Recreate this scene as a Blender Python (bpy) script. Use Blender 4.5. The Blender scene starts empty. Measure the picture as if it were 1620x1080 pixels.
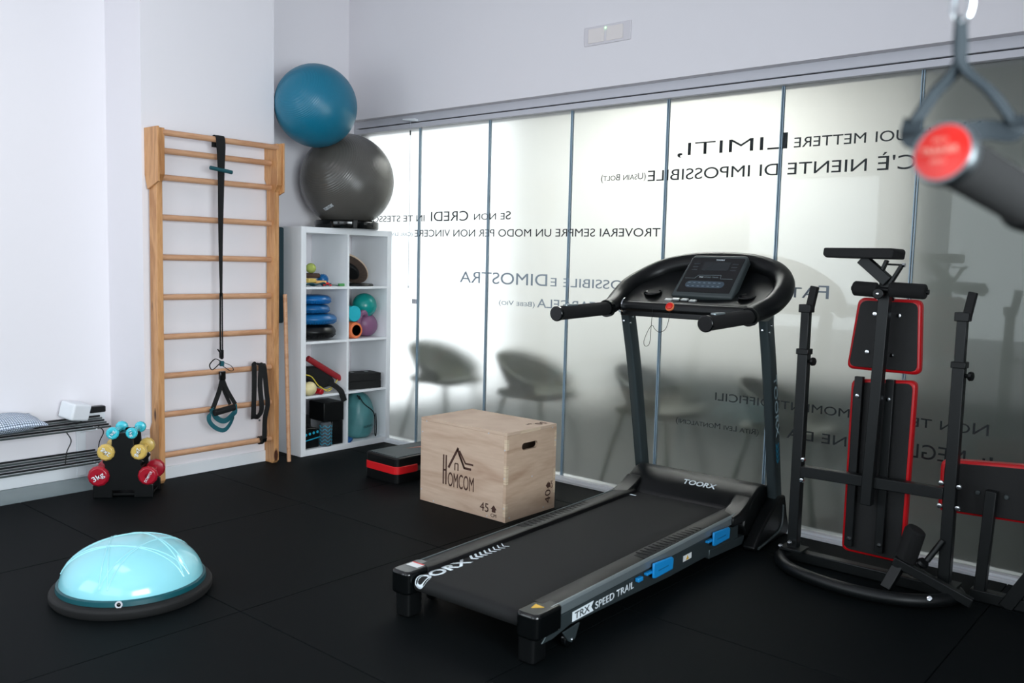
import bpy, bmesh, math, random
from mathutils import Vector, Matrix, Euler
random.seed(7)
R = math.radians
sc = bpy.context.scene
COL = sc.collection
PI = math.pi

# ------------------------------------------------------------------ camera
def look(yaw, pitch, roll):
    f = Vector((-math.sin(yaw)*math.cos(pitch), math.cos(yaw)*math.cos(pitch), -math.sin(pitch)))
    r = f.cross(Vector((0, 0, 1))).normalized(); u = r.cross(f)
    c, s = math.cos(roll), math.sin(roll)
    r2 = c*r + s*u; u2 = -s*r + c*u
    return Matrix((r2, u2, -f)).transposed()
cam_d = bpy.data.cameras.new('camera')
cam = bpy.data.objects.new('camera', cam_d); COL.objects.link(cam)
cam.matrix_world = Matrix.Translation((0, 0, 1.2748)) @ look(.705296, .0902379, .0248315).to_4x4()
cam_d.sensor_width = 36; cam_d.lens = 1382.33/1620*36
cam_d.clip_start = .05
cam_d.dof.use_dof = True; cam_d.dof.focus_distance = 4.6; cam_d.dof.aperture_fstop = 4.0
sc.camera = cam

# ------------------------------------------------------------------ world, lights, exposure
w = bpy.data.worlds.new('world'); sc.world = w; w.use_nodes = True
w.node_tree.nodes['Background'].inputs[0].default_value = (.72, .86, 1, 1)
w.node_tree.nodes['Background'].inputs[1].default_value = .35
def area(name, loc, rot, sx, sy, power, col=(1, 1, 1), spread=180):
    d = bpy.data.lights.new(name, 'AREA'); d.shape = 'RECTANGLE'; d.size = sx; d.size_y = sy
    d.energy = power; d.color = col; d.spread = R(spread)
    o = bpy.data.objects.new(name, d); COL.objects.link(o); o.location = loc; o.rotation_euler = rot
    return o
# daylight through the windows of the gym: side window to the right of the photographer, two windows behind
area('daylight_side_window', (2.04, .15, 1.45), (R(90), 0, R(90)), 2.6, 1.7, 124, (.88, .96, 1.0), 115)
area('daylight_gym_window', (-1.35, -1.16, 1.45), (R(90), 0, 0), 2.0, 1.6, 26, (.86, .96, 1.0))
area('daylight_gym_window', (-3.75, -1.16, 1.45), (R(90), 0, 0), 1.4, 1.6, 26, (.84, .94, 1.0))
# daylight through the shop front at the left end of the hall behind the frosted glass
area('daylight_hall_window', (-5.62, 5.45, 1.38), (R(90), 0, R(-90)), 2.1, 2.74, 27, (.97, .99, 1.0))
area('hall_fill_overhead', (-3.6, 5.6, 2.86), (0, 0, 0), 1.8, .8, 62, (1.0, 1.0, .98))  # added fill lamp, brightens the upper middle panes from behind
area('gym_ceiling_panel', (-3.3, .9, 3.17), (0, 0, 0), 1.2, .6, 9, (1.0, .90, .88))
sc.view_settings.view_transform = 'Standard'; sc.view_settings.look = 'None'
sc.view_settings.exposure = 0.0; sc.view_settings.gamma = 1.0
try: sc.view_settings.use_curve_mapping = False
except Exception: pass
sc.cycles.max_bounces = 12; sc.cycles.transmission_bounces = 10; sc.cycles.transparent_max_bounces = 10

# ------------------------------------------------------------------ materials
def srgb(h):
    h = h.lstrip('#'); c = [int(h[i:i+2], 16)/255 for i in (0, 2, 4)]
    return tuple(x/12.92 if x <= .04045 else ((x+.055)/1.055)**2.4 for x in c) + (1,)
def mat(name, col, rough=.5, metal=0, bump=0, bscale=60, var=0, vscale=8, coat=0, spec=.5, sheen=0):
    m = bpy.data.materials.new(name); m.use_nodes = True
    nt = m.node_tree; b = nt.nodes['Principled BSDF']
    c = srgb(col) if isinstance(col, str) else tuple(col) + (1,)
    b.inputs['Base Color'].default_value = c
    b.inputs['Roughness'].default_value = rough; b.inputs['Metallic'].default_value = metal
    b.inputs['Coat Weight'].default_value = coat; b.inputs['Specular IOR Level'].default_value = spec
    b.inputs['Sheen Weight'].default_value = sheen
    tc = nt.nodes.new('ShaderNodeTexCoord')
    if bump:
        n = nt.nodes.new('ShaderNodeTexNoise'); n.inputs['Scale'].default_value = bscale; n.inputs['Detail'].default_value = 4
        bp = nt.nodes.new('ShaderNodeBump'); bp.inputs['Strength'].default_value = bump; bp.inputs['Distance'].default_value = .002
        nt.links.new(tc.outputs['Object'], n.inputs['Vector'])
        nt.links.new(n.outputs['Fac'], bp.inputs['Height']); nt.links.new(bp.outputs['Normal'], b.inputs['Normal'])
    if var:
        n = nt.nodes.new('ShaderNodeTexNoise'); n.inputs['Scale'].default_value = vscale; n.inputs['Detail'].default_value = 5
        mx = nt.nodes.new('ShaderNodeMix'); mx.data_type = 'RGBA'
        nt.links.new(tc.outputs['Object'], n.inputs['Vector']); nt.links.new(n.outputs['Fac'], mx.inputs[0])
        mx.inputs[6].default_value = tuple(x*(1-var) for x in c[:3]) + (1,)
        mx.inputs[7].default_value = tuple(min(1, x*(1+var)) for x in c[:3]) + (1,)
        nt.links.new(mx.outputs[2], b.inputs['Base Color'])
    return m
def wood(name, c1, c2, scale=(2, 14, 2), rough=.5, rings=3.0, dist=6, dark=None):
    m = bpy.data.materials.new(name); m.use_nodes = True; nt = m.node_tree; b = nt.nodes['Principled BSDF']
    tc = nt.nodes.new('ShaderNodeTexCoord'); mp = nt.nodes.new('ShaderNodeMapping'); mp.inputs['Scale'].default_value = scale
    wv = nt.nodes.new('ShaderNodeTexNoise'); wv.inputs['Scale'].default_value = rings; wv.inputs['Detail'].default_value = 3; wv.inputs['Distortion'].default_value = dist*.1
    ml = nt.nodes.new('ShaderNodeMath'); ml.operation = 'MULTIPLY'; ml.inputs[1].default_value = 16
    sn = nt.nodes.new('ShaderNodeMath'); sn.operation = 'SINE'
    ad = nt.nodes.new('ShaderNodeMath'); ad.operation = 'MULTIPLY_ADD'; ad.inputs[1].default_value = .5; ad.inputs[2].default_value = .5
    n2 = nt.nodes.new('ShaderNodeTexNoise'); n2.inputs['Scale'].default_value = rings*9; n2.inputs['Detail'].default_value = 5
    mx0 = nt.nodes.new('ShaderNodeMath'); mx0.operation = 'MULTIPLY_ADD'; mx0.inputs[1].default_value = .45
    r = nt.nodes.new('ShaderNodeValToRGB'); r.color_ramp.elements[0].position = .2; r.color_ramp.elements[1].position = .95
    r.color_ramp.elements[0].color = srgb(c1); r.color_ramp.elements[1].color = srgb(c2)
    L = nt.links.new
    L(tc.outputs['Object'], mp.inputs['Vector']); L(mp.outputs['Vector'], wv.inputs['Vector']); L(mp.outputs['Vector'], n2.inputs['Vector'])
    L(wv.outputs['Fac'], ml.inputs[0]); L(ml.outputs[0], sn.inputs[0]); L(sn.outputs[0], ad.inputs[0])
    L(ad.outputs[0], mx0.inputs[0])
    hf = nt.nodes.new('ShaderNodeMath'); hf.operation = 'MULTIPLY'; hf.inputs[1].default_value = .6
    L(n2.outputs['Fac'], hf.inputs[0]); L(hf.outputs[0], mx0.inputs[2]); L(mx0.outputs[0], r.inputs['Fac'])
    L(r.outputs['Color'], b.inputs['Base Color'])
    if dark:   # knots
        v = nt.nodes.new('ShaderNodeTexVoronoi'); v.inputs['Scale'].default_value = 4.2
        mp2 = nt.nodes.new('ShaderNodeMapping'); mp2.inputs['Scale'].default_value = (1.5, 1.5, .55)
        L(tc.outputs['Object'], mp2.inputs['Vector']); L(mp2.outputs['Vector'], v.inputs['Vector'])
        r2 = nt.nodes.new('ShaderNodeValToRGB'); r2.color_ramp.elements[0].position = .07; r2.color_ramp.elements[1].position = .12
        r2.color_ramp.elements[0].color = (1, 1, 1, 1); r2.color_ramp.elements[1].color = (0, 0, 0, 1)
        mx = nt.nodes.new('ShaderNodeMix'); mx.data_type = 'RGBA'; mx.inputs[7].default_value = srgb(dark)
        L(v.outputs['Distance'], r2.inputs['Fac']); L(r2.outputs['Color'], mx.inputs[0]); L(r.outputs['Color'], mx.inputs[6])
        L(mx.outputs[2], b.inputs['Base Color'])
    b.inputs['Roughness'].default_value = rough
    return m
def ringed(name, col, rough=.3, scale=55, strength=.25, axis='Z'):
    m = mat(name, col, rough); nt = m.node_tree; b = nt.nodes['Principled BSDF']
    tc = nt.nodes.new('ShaderNodeTexCoord'); wv = nt.nodes.new('ShaderNodeTexWave'); wv.wave_type = 'BANDS'; wv.bands_direction = axis
    wv.inputs['Scale'].default_value = scale; wv.inputs['Distortion'].default_value = .3
    bp = nt.nodes.new('ShaderNodeBump'); bp.inputs['Strength'].default_value = strength; bp.inputs['Distance'].default_value = .002
    nt.links.new(tc.outputs['Object'], wv.inputs['Vector']); nt.links.new(wv.outputs['Fac'], bp.inputs['Height']); nt.links.new(bp.outputs['Normal'], b.inputs['Normal'])
    return m
def emis(name, col, s):
    m = bpy.data.materials.new(name); m.use_nodes = True; b = m.node_tree.nodes['Principled BSDF']
    b.inputs['Base Color'].default_value = (0, 0, 0, 1); b.inputs['Emission Color'].default_value = srgb(col); b.inputs['Emission Strength'].default_value = s
    return m
MW = mat('wall_paint', '#e9e6ea', .85, bump=.05, bscale=180)
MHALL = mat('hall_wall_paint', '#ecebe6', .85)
MHALLD = mat('hall_wall_dimmed', '#838985', .85)  # fading light to the right of the hall, put into the wall colour
MHF = mat('hall_floor_tile', '#252c2b', .5, var=.1)
MGF = mat('grey_floor', '#68797b', .22, var=.12, vscale=5)
MRUB = mat('rubber_tile', (.0028, .0042, .0048), .62, bump=.35, bscale=420, var=.25, vscale=260, spec=.07)
MDK = mat('underlay', (.004, .004, .005), .9)
MTRIM = mat('white_trim', '#e8ecf0', .45)
MALU = mat('aluminium_rail', '#c9c9d0', .5, metal=.1)
MEDGE = mat('glass_edge_seal', '#9db4c4', .3, metal=.2)
MLET = mat('lettering_dark', '#22282b', .7)
MLETG = mat('lettering_grey', '#93a0ac', .7)
MPINE = wood('pine', '#a87243', '#d9a470', (9, 9, 1.2), .45, 1.6, 8, dark='#4b2a1c')
MRUNG = wood('beech_rung', '#b88560', '#d5a783', (9, 1.2, 9), .45, 2)
MPLYF = wood('plywood_face', '#b99a83', '#d8c0aa', (1.1, 1, 7.5), .6, .9, 12)
MPLYE = wood('plywood_edge', '#c7ad90', '#ead6bb', (1, 1, 30), .6, 2)
MBURN = mat('burnt_print', '#4a2f26', .8)
MBLK = mat('black_plastic', '#0a0c0d', .36, bump=.04, bscale=300, spec=.32)
MBLKM = mat('black_matt', '#08090a', .75, bump=.15, bscale=300)
MBLKG = mat('black_gloss', '#07090a', .12)
MWEB = mat('black_webbing', '#090a0b', .85, bump=.3, bscale=500)
MTEALW = mat('teal_webbing', '#0c5560', .8, bump=.3, bscale=500)
MGREY = mat('grey_powdercoat', '#465154', .38, metal=.55)
MDGREY = mat('dark_grey_plastic', '#394142', .45)
MSIL = mat('silver_band', '#8c989c', .35, metal=.6)
MCHR = mat('chrome', '#d8dde0', .12, metal=1)
MSTEEL = mat('black_steel', '#0c1011', .42, metal=.2)
MBELT = mat('treadmill_belt', '#090b0c', .8, bump=.35, bscale=600)
MBRN = mat('foot_rail', '#0f0f10', .46, spec=.3)
MBLUE = mat('blue_plastic', '#1b8fd6', .35)
MRED = mat('red_vinyl', '#c40f18', .32, bump=.2, bscale=40)
MREDP = mat('red_plastic', '#d3141c', .4)
MREDB = mat('red_button', '#e01d10', .3)
MORG = mat('orange_rubber', '#f0804e', .5)
MWHT = mat('white_lacquer', '#f1f4f7', .35)
MWHP = mat('white_print', '#e8f2f8', .6)
MVIN = mat('black_vinyl', '#070809', .6, bump=.5, bscale=30)
MFOAM = mat('black_foam', '#070809', .9, bump=.3, bscale=300)
MBALLB = ringed('blue_ball_vinyl', '#0f6f8c', .33, 38, .35)
MBALLG = ringed('grey_ball_vinyl', '#55534f', .27, 34, .35)
MDOME = mat('aqua_dome_vinyl', '#93dbe6', .16, coat=.3)
MDOMEL = mat('aqua_dome_relief', '#a2e0e9', .2)
MTEALB = mat('teal_band', '#0a4c54', .4)
MAQ = mat('aqua_vinyl', '#3fc5d6', .25)
MYEL = mat('mustard_vinyl', '#d3b35f', .28)
MCRIM = mat('crimson_vinyl', '#a31428', .28)
MTEAL = mat('teal_ball', '#12958f', .25)
MTURQ = mat('turquoise_foam', '#17b7c9', .6)
MPUR = mat('purple_vinyl', '#8a5d80', .4)
MBLUE2 = mat('blue_cushion', '#1467a3', .3)
MTEN = mat('tennis_felt', '#b9c869', .9, bump=.6, bscale=300)
MCREAM = mat('cream_ball', '#e6d9a4', .4)
MYCORD = mat('yellow_cord', '#e3cf4c', .6)
MCORK = mat('cork', '#57483f', .85, var=.3, vscale=60)
MMAPLE = mat('maple_edge', '#d9c2ab', .5)
MBAG = mat('teal_bag_nylon', '#4f8a8d', .38, var=.25, vscale=14, bump=.6, bscale=18)
MCHECK = None
MGREEN = mat('green_plastic', '#55a35a', .5)
MYELB = mat('yellow_latex', '#d9bb63', .6)
MTGR = mat('dark_teal_latex', '#0f4c55', .6)
MCHAIR = mat('olive_chair_shell', '#303a2b', .55)
MCHL = mat('chair_leg', '#5d655b', .4)
MMAT = mat('dark_teal_mat', '#14323a', .7)
MPAPER = mat('sticker_white', '#eceff0', .5)
MYS = mat('sticker_yellow', '#e8b83a', .5)
MSCR = mat('screen', '#22272a', .15)
MPANEL = mat('console_face', '#0b0d0e', .2)
MKEY = mat('key_band', '#3c4a55', .35)
MKEY2 = mat('silver_key', '#b8bcbc', .4, metal=.4)
MCOPPER = mat('copper_print', '#b4664f', .5)
MROLL = mat('grey_roller', '#4a5056', .5)
MCYAN = mat('cyan_pattern', '#25a6c6', .4)
MLED = emis('green_led', '#a8ffb0', 3)
MPLATE = mat('fixture_plate', '#d9d5da', .5)
MPLATE2 = mat('fixture_lens', '#e6dfdd', .35)

def check_mat():
    m = mat('checked_cloth', '#dfe8f2', .9); nt = m.node_tree; b = nt.nodes['Principled BSDF']
    tc = nt.nodes.new('ShaderNodeTexCoord'); br = nt.nodes.new('ShaderNodeTexBrick')
    br.offset = 0; br.inputs['Scale'].default_value = 42; br.inputs['Mortar Size'].default_value = .07
    br.inputs['Brick Width'].default_value = .5; br.inputs['Row Height'].default_value = .5
    br.inputs['Color1'].default_value = srgb('#dfe9f4'); br.inputs['Color2'].default_value = srgb('#d3dfee'); br.inputs['Mortar'].default_value = srgb('#4a5a70')
    nt.links.new(tc.outputs['Object'], br.inputs['Vector']); nt.links.new(br.outputs['Color'], b.inputs['Base Color'])
    return m
MCHECK = check_mat()
def step_top_mat():
    m = mat('step_tread', '#1c2224', .55); nt = m.node_tree; b = nt.nodes['Principled BSDF']
    tc = nt.nodes.new('ShaderNodeTexCoord'); mp = nt.nodes.new('ShaderNodeMapping'); mp.inputs['Rotation'].default_value = (0, 0, R(45))
    wv = nt.nodes.new('ShaderNodeTexWave'); wv.inputs['Scale'].default_value = 22
    r = nt.nodes.new('ShaderNodeValToRGB'); r.color_ramp.elements[0].position = .86; r.color_ramp.elements[1].position = .95
    r.color_ramp.elements[0].color = srgb('#20292b'); r.color_ramp.elements[1].color = srgb('#5b6b6d')
    nt.links.new(tc.outputs['Object'], mp.inputs['Vector']); nt.links.new(mp.outputs['Vector'], wv.inputs['Vector'])
    nt.links.new(wv.outputs['Fac'], r.inputs['Fac']); nt.links.new(r.outputs['Color'], b.inputs['Base Color'])
    return m
MTREAD = step_top_mat()
def frosted():
    m = bpy.data.materials.new('frosted_glass'); m.use_nodes = True; nt = m.node_tree
    for n in list(nt.nodes): nt.nodes.remove(n)
    out = nt.nodes.new('ShaderNodeOutputMaterial')
    rf = nt.nodes.new('ShaderNodeBsdfRefraction'); rf.inputs['Roughness'].default_value = .31; rf.inputs['IOR'].default_value = 1.3
    rf.inputs['Color'].default_value = (.95, .965, .955, 1)
    tl = nt.nodes.new('ShaderNodeBsdfTranslucent'); tl.inputs['Color'].default_value = (.93, .95, .94, 1)
    m1 = nt.nodes.new('ShaderNodeMixShader'); m1.inputs[0].default_value = .06
    gl = nt.nodes.new('ShaderNodeBsdfGlossy'); gl.inputs['Roughness'].default_value = .02
    fr = nt.nodes.new('ShaderNodeFresnel'); fr.inputs['IOR'].default_value = 1.45
    m2 = nt.nodes.new('ShaderNodeMixShader')
    L = nt.links.new
    L(rf.outputs[0], m1.inputs[1]); L(tl.outputs[0], m1.inputs[2]); L(fr.outputs[0], m2.inputs[0])
    L(m1.outputs[0], m2.inputs[1]); L(gl.outputs[0], m2.inputs[2]); L(m2.outputs[0], out.inputs[0])
    return m
MFROST = frosted()

# ------------------------------------------------------------------ mesh helpers
def cr(pts, n=8, closed=False):
    P = [Vector(p) for p in pts]; out = []; N = len(P)
    if N < 3: return P
    rng = range(N if closed else N-1)
    for i in rng:
        p0 = P[(i-1) % N] if (closed or i > 0) else P[0]*2-P[1]
        p1 = P[i]; p2 = P[(i+1) % N]
        p3 = P[(i+2) % N] if (closed or i+2 < N) else P[-1]*2-P[-2]
        for k in range(n):
            t = k/n
            out.append(.5*((2*p1)+(p2-p0)*t+(2*p0-5*p1+4*p2-p3)*t*t+(3*p1-p0-3*p2+p3)*t**3))
    if not closed: out.append(P[-1])
    return out
def frame(d):
    d = d.normalized(); a = Vector((0, 0, 1)) if abs(d.z) < .9 else Vector((1, 0, 0))
    x = d.cross(a).normalized(); return x, d.cross(x).normalized()
class M:
    def __init__(s): s.b = bmesh.new()
    def face(s, vs):
        try: return s.b.faces.new(vs)
        except ValueError: return None
    def box(s, c, sz, rot=None):
        hx, hy, hz = [v/2 for v in sz]; c = Vector(c)
        rm = Euler([R(a) for a in rot]).to_matrix() if rot else Matrix.Identity(3)
        v = [s.b.verts.new(c+rm@Vector((x*hx, y*hy, z*hz))) for x in (-1, 1) for y in (-1, 1) for z in (-1, 1)]
        for f in ((0, 1, 3, 2), (4, 6, 7, 5), (0, 4, 5, 1), (2, 3, 7, 6), (0, 2, 6, 4), (1, 5, 7, 3)): s.face([v[i] for i in f])
        return s
    def bx(s, x0, x1, y0, y1, z0, z1): return s.box(((x0+x1)/2, (y0+y1)/2, (z0+z1)/2), (abs(x1-x0), abs(y1-y0), abs(z1-z0)))
    def beam(s, p0, p1, w, h, up=(0, 0, 1)):
        p0, p1 = Vector(p0), Vector(p1); d = (p1-p0).normalized(); up = Vector(up)
        x = d.cross(up).normalized(); u = x.cross(d)
        v = [s.b.verts.new(p+x*a*w/2+u*b*h/2) for p in (p0, p1) for a, b in ((-1, -1), (1, -1), (1, 1), (-1, 1))]
        s.face(v[3::-1]); s.face(v[4:])
        for i in range(4): s.face([v[i], v[(i+1) % 4], v[4+(i+1) % 4], v[4+i]])
        return s
    def tube(s, pts, r, n=12, closed=False, smooth=0, squash=1.0):
        P = cr(pts, smooth, closed) if smooth else [Vector(p) for p in pts]
        N = len(P); rad = (lambda t: r) if not callable(r) else r
        rings = []; px = None
        for i, p in enumerate(P):
            if closed: d = P[(i+1) % N]-P[(i-1) % N]
            else: d = P[min(i+1, N-1)]-P[max(i-1, 0)]
            d.normalize()
            if px is None: x, y = frame(d)
            else:
                x = (px-d*px.dot(d)).normalized(); y = d.cross(x)
            px = x; rr = rad(i/max(1, N-1))
            rings.append([s.b.verts.new(p+(x*math.cos(2*PI*k/n)+y*math.sin(2*PI*k/n)*squash)*rr) for k in range(n)])
        for i in range(N if closed else N-1):
            a, b = rings[i], rings[(i+1) % N]
            for k in range(n): s.face([a[k], a[(k+1) % n], b[(k+1) % n], b[k]])
        if not closed: s.face(rings[0][::-1]); s.face(rings[-1])
        return s
    def cyl(s, p0, p1, r, r2=None, n=24):
        p0, p1 = Vector(p0), Vector(p1); r2 = r if r2 is None else r2
        return s.tube([p0, p1], lambda t: r+(r2-r)*t, n)
    def lathe(s, prof, c=(0, 0, 0), ax=(0, 0, 1), n=40):
        c = Vector(c); ax = Vector(ax).normalized(); x, y = frame(ax); rings = []
        for r, h in prof:
            if r < 1e-6: rings.append([s.b.verts.new(c+ax*h)])
            else: rings.append([s.b.verts.new(c+ax*h+(x*math.cos(2*PI*k/n)+y*math.sin(2*PI*k/n))*r) for k in range(n)])
        for a, b in zip(rings, rings[1:]):
            for k in range(n):
                A = a if len(a) == 1 else [a[k], a[(k+1) % n]]; B = b if len(b) == 1 else [b[(k+1) % n], b[k]]
                if len(A)+len(B) > 2: s.face(A+B)
        if len(rings[0]) > 1: s.face(rings[0][::-1])
        if len(rings[-1]) > 1: s.face(rings[-1])
        return s
    def ball(s, c, r, n=40, sz=1.0, ax=(0, 0, 1)):
        return s.lathe([(r*math.sin(PI*i/(n//2)), -r*sz*math.cos(PI*i/(n//2))) for i in range(n//2+1)], c, ax, n)
    def prism(s, poly, o, u, v, d):   # 2D polygon in plane (o;u,v) extruded along d
        o, u, v, d = Vector(o), Vector(u), Vector(v), Vector(d)
        a = [s.b.verts.new(o+u*p+v*q) for p, q in poly]; b = [s.b.verts.new(o+u*p+v*q+d) for p, q in poly]
        s.face(a[::-1]); s.face(b); n = len(poly)
        for i in range(n): s.face([a[i], a[(i+1) % n], b[(i+1) % n], b[i]])
        return s
    def ribbon(s, pts, wdir, w, t=.0018, smooth=6, nrm=None):
        P = cr(pts, smooth) if smooth else [Vector(p) for p in pts]; N = len(P); wf = w if callable(w) else (lambda q: w)
        wd = wdir if callable(wdir) else (lambda q: Vector(wdir)); rings = []
        for i, p in enumerate(P):
            d = (P[min(i+1, N-1)]-P[max(i-1, 0)]).normalized(); q = i/(N-1)
            x = wd(q); x = (x-d*x.dot(d)).normalized(); nn = d.cross(x); a = wf(q)/2
            rings.append([s.b.verts.new(p+x*e*a+nn*g*t) for e, g in ((-1, -1), (1, -1), (1, 1), (-1, 1))])
        for a, b in zip(rings, rings[1:]):
            for k in range(4): s.face([a[k], a[(k+1) % 4], b[(k+1) % 4], b[k]])
        s.face(rings[0][::-1]); s.face(rings[-1]); return s
    def build(s, name, m, parent=None, bev=0, seg=2, sub=0, ang=35, smooth=True):
        bmesh.ops.recalc_face_normals(s.b, faces=s.b.faces)
        me = bpy.data.meshes.new(name); s.b.to_mesh(me); s.b.free()
        me.materials.append(m)
        if smooth:
            me.shade_smooth()
            try: me.set_sharp_from_angle(angle=R(ang))
            except Exception: pass
        o = bpy.data.objects.new(name, me); COL.objects.link(o)
        if parent: o.parent = parent
        if bev:
            md = o.modifiers.new('bevel', 'BEVEL'); md.width = bev; md.segments = seg; md.limit_method = 'ANGLE'; md.angle_limit = R(35)
        if sub:
            md = o.modifiers.new('sub', 'SUBSURF'); md.levels = sub; md.render_levels = sub
        return o
def rrect(w, h, r, n=6, cx=0, cy=0):
    out = []
    for sx, sy, a0 in ((1, 1, 0), (-1, 1, 90), (-1, -1, 180), (1, -1, 270)):
        for k in range(n+1):
            a = R(a0+90*k/n); out.append((cx+sx*(w/2-r)+r*math.cos(a), cy+sy*(h/2-r)+r*math.sin(a)))
    return out
def tag(o, label=None, cat=None, group=None, kind=None):
    if label: o['label'] = label
    if cat: o['category'] = cat
    if group: o['group'] = group
    if kind: o['kind'] = kind
    return o
def thing(name, label, cat, loc=(0, 0, 0), rz=0, group=None):
    o = bpy.data.objects.new(name, None); COL.objects.link(o); o.empty_display_size = .05
    o.location = loc; o.rotation_euler = (0, 0, rz)
    return tag(o, label, cat, group)
def struct(o): o['kind'] = 'structure'; return o
def at(o, loc, rz=0): o.location = loc; o.rotation_euler = (0, 0, rz); return o
def copy_tree(o, parent=None, label=None, group=None):
    c = o.copy(); COL.objects.link(c); c.parent = parent
    if label: c['label'] = label
    if group: c['group'] = group
    for ch in list(o.children):
        d = ch.copy(); COL.objects.link(d); d.parent = c
        for g in ch.children:
            e = g.copy(); COL.objects.link(e); e.parent = d
    return c
def text(name, s, m, parent, o, u, v, w=None, h=.05, small=.78, depth=.0006, align='L', thin=0, shear=0, space=1.0, bold=0):
    """text in plane (o; u right, v up); lower-case letters become small capitals. h = cap height; w = total width"""
    lit = small == 0
    if lit: small = 1
    cu = bpy.data.curves.new(name, 'FONT'); cu.body = s.upper() if (small == 1 and not lit) else s
    cu.size = 1; cu.small_caps_scale = small; cu.space_character = space; cu.shear = shear
    cu.offset = bold-thin
    if small != 1:
        for i, ch in enumerate(s): cu.body_format[i].use_small_caps = ch.islower()
    tmp = bpy.data.objects.new(name, cu); COL.objects.link(tmp)
    dg = bpy.context.evaluated_depsgraph_get(); dg.update()
    me = bpy.data.meshes.new_from_object(tmp.evaluated_get(dg)); bpy.data.objects.remove(tmp); bpy.data.curves.remove(cu)
    xs = [q.co.x for q in me.vertices]; x0, x1 = min(xs), max(xs)
    cap = .73
    sx = (w/(x1-x0)) if w else h/cap
    off = {'L': x0, 'C': (x0+x1)/2, 'R': x1}[align]
    u, v, o = Vector(u).normalized(), Vector(v).normalized(), Vector(o); nn = u.cross(v)
    for q in me.vertices: q.co = o+u*((q.co.x-off)*sx)+v*(q.co.y*h/cap)+nn*(q.co.z+depth)
    me.materials.clear(); me.materials.append(m)
    ob = bpy.data.objects.new(name, me); COL.objects.link(ob)
    if parent: ob.parent = parent
    md = ob.modifiers.new('solid', 'SOLIDIFY'); md.thickness = depth; md.offset = -1
    return ob
def join_meshes(name, obs, parent):
    """merge several small mesh objects (lettering pieces) into one object"""
    me = bpy.data.meshes.new(name); b = bmesh.new(); mats = []
    for o in obs:
        base = len(mats)
        for mm in o.data.materials: mats.append(mm)
        n0 = len(b.faces); b.from_mesh(o.data); b.faces.ensure_lookup_table()
        for f in b.faces[n0:]: f.material_index += base
    b.to_mesh(me); b.free()
    for mm in mats: me.materials.append(mm)
    for o in obs: bpy.data.objects.remove(o)
    o = bpy.data.objects.new(name, me); COL.objects.link(o); o.parent = parent
    md = o.modifiers.new('solid', 'SOLIDIFY'); md.thickness = .0006; md.offset = -1
    return o

# ------------------------------------------------------------------ room shell
XB, XL, XP = -4.97, -5.06, -4.65          # recess wall, left wall, pillar face
YW, YG = 4.0, 4.085                        # header wall face, glass plane
CEIL = 3.2
struct(M().bx(-5.3, 2.2, -2.2, 4.03, -.05, -.012).build('floor', MGF))
t = M()
for i in range(-1, 8):
    for j in range(-4, 3):
        x0 = max(-4.70-(.02 if j < 1 else 0), -4.70+i); x1 = min(2.1, -4.70+(i+1)); y0 = 1.70+j; y1 = min(4.028, 1.70+(j+1)); y0 = max(y0, -2.1)
        if i < 0: continue
        t.bx(x0+.0015, x1-.0015, y0+.0015, y1-.0015, -.012, 0)
# strips of rubber that fill the recesses beside the pillar
t.bx(-4.968, -4.702, 3.172, 4.028, -.012, 0)
struct(t.build('floor', MRUB, bev=.0015, seg=1, smooth=False))
struct(M().bx(-5.26, XL, -2.2, 2.34, 0-.05, CEIL).build('wall_left', MW))
struct(M().bx(-5.26, XP, 2.335, 3.17, -.05, CEIL).build('wall_pillar', MW))
struct(M().bx(-5.26, XB, 3.17, 4.2, -.05, CEIL).build('wall_back', MW))
struct(M().bx(-5.0, 2.2, YW, 4.20, 2.235, CEIL).build('wall_right', MW))
struct(M().bx(-5.3, 2.2, -2.2, 4.2, CEIL, CEIL+.1).build('ceiling', MW))
struct(M().bx(2.1, 2.25, -1.45, -1.2, -.05, CEIL).bx(2.1, 2.25, 1.5, 4.2, -.05, CEIL).bx(2.1, 2.25, -1.2, 1.5, -.05, .55).bx(2.1, 2.25, -1.2, 1.5, 2.35, CEIL).build('wall_side', MW))
wf = M()
wins = ((-4.45, -3.05), (-2.35, -.35))
for a, b in ((-5.26, -4.45), (-3.05, -2.35), (-.35, 2.25)): wf.bx(a, b, -1.45, -1.3, -.05, CEIL)
for a, b in wins: wf.bx(a, b, -1.45, -1.3, -.05, .6).bx(a, b, -1.45, -1.3, 2.6, CEIL)
struct(wf.build('wall_front', MW))
for a, b in wins:
    struct(M().bx(a, a+.05, -1.4, -1.32, .6, 2.6).bx(b-.05, b, -1.4, -1.32, .6, 2.6).bx(a, b, -1.4, -1.32, .6, .65).bx(a, b, -1.4, -1.32, 2.55, 2.6).build('window_1', MTRIM))
# skirting
struct(M().bx(XL, XL+.012, -2.1, 2.335, -.012, .075).build('baseboard_left', MTRIM, bev=.003))
struct(M().bx(XP, XP+.012, 2.335, 3.17, 0, .07).build('baseboard_pillar', MTRIM, bev=.003))
struct(M().bx(XB, XB+.012, 3.17, 4.03, 0, .07).build('baseboard_back', MTRIM, bev=.003))
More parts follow.
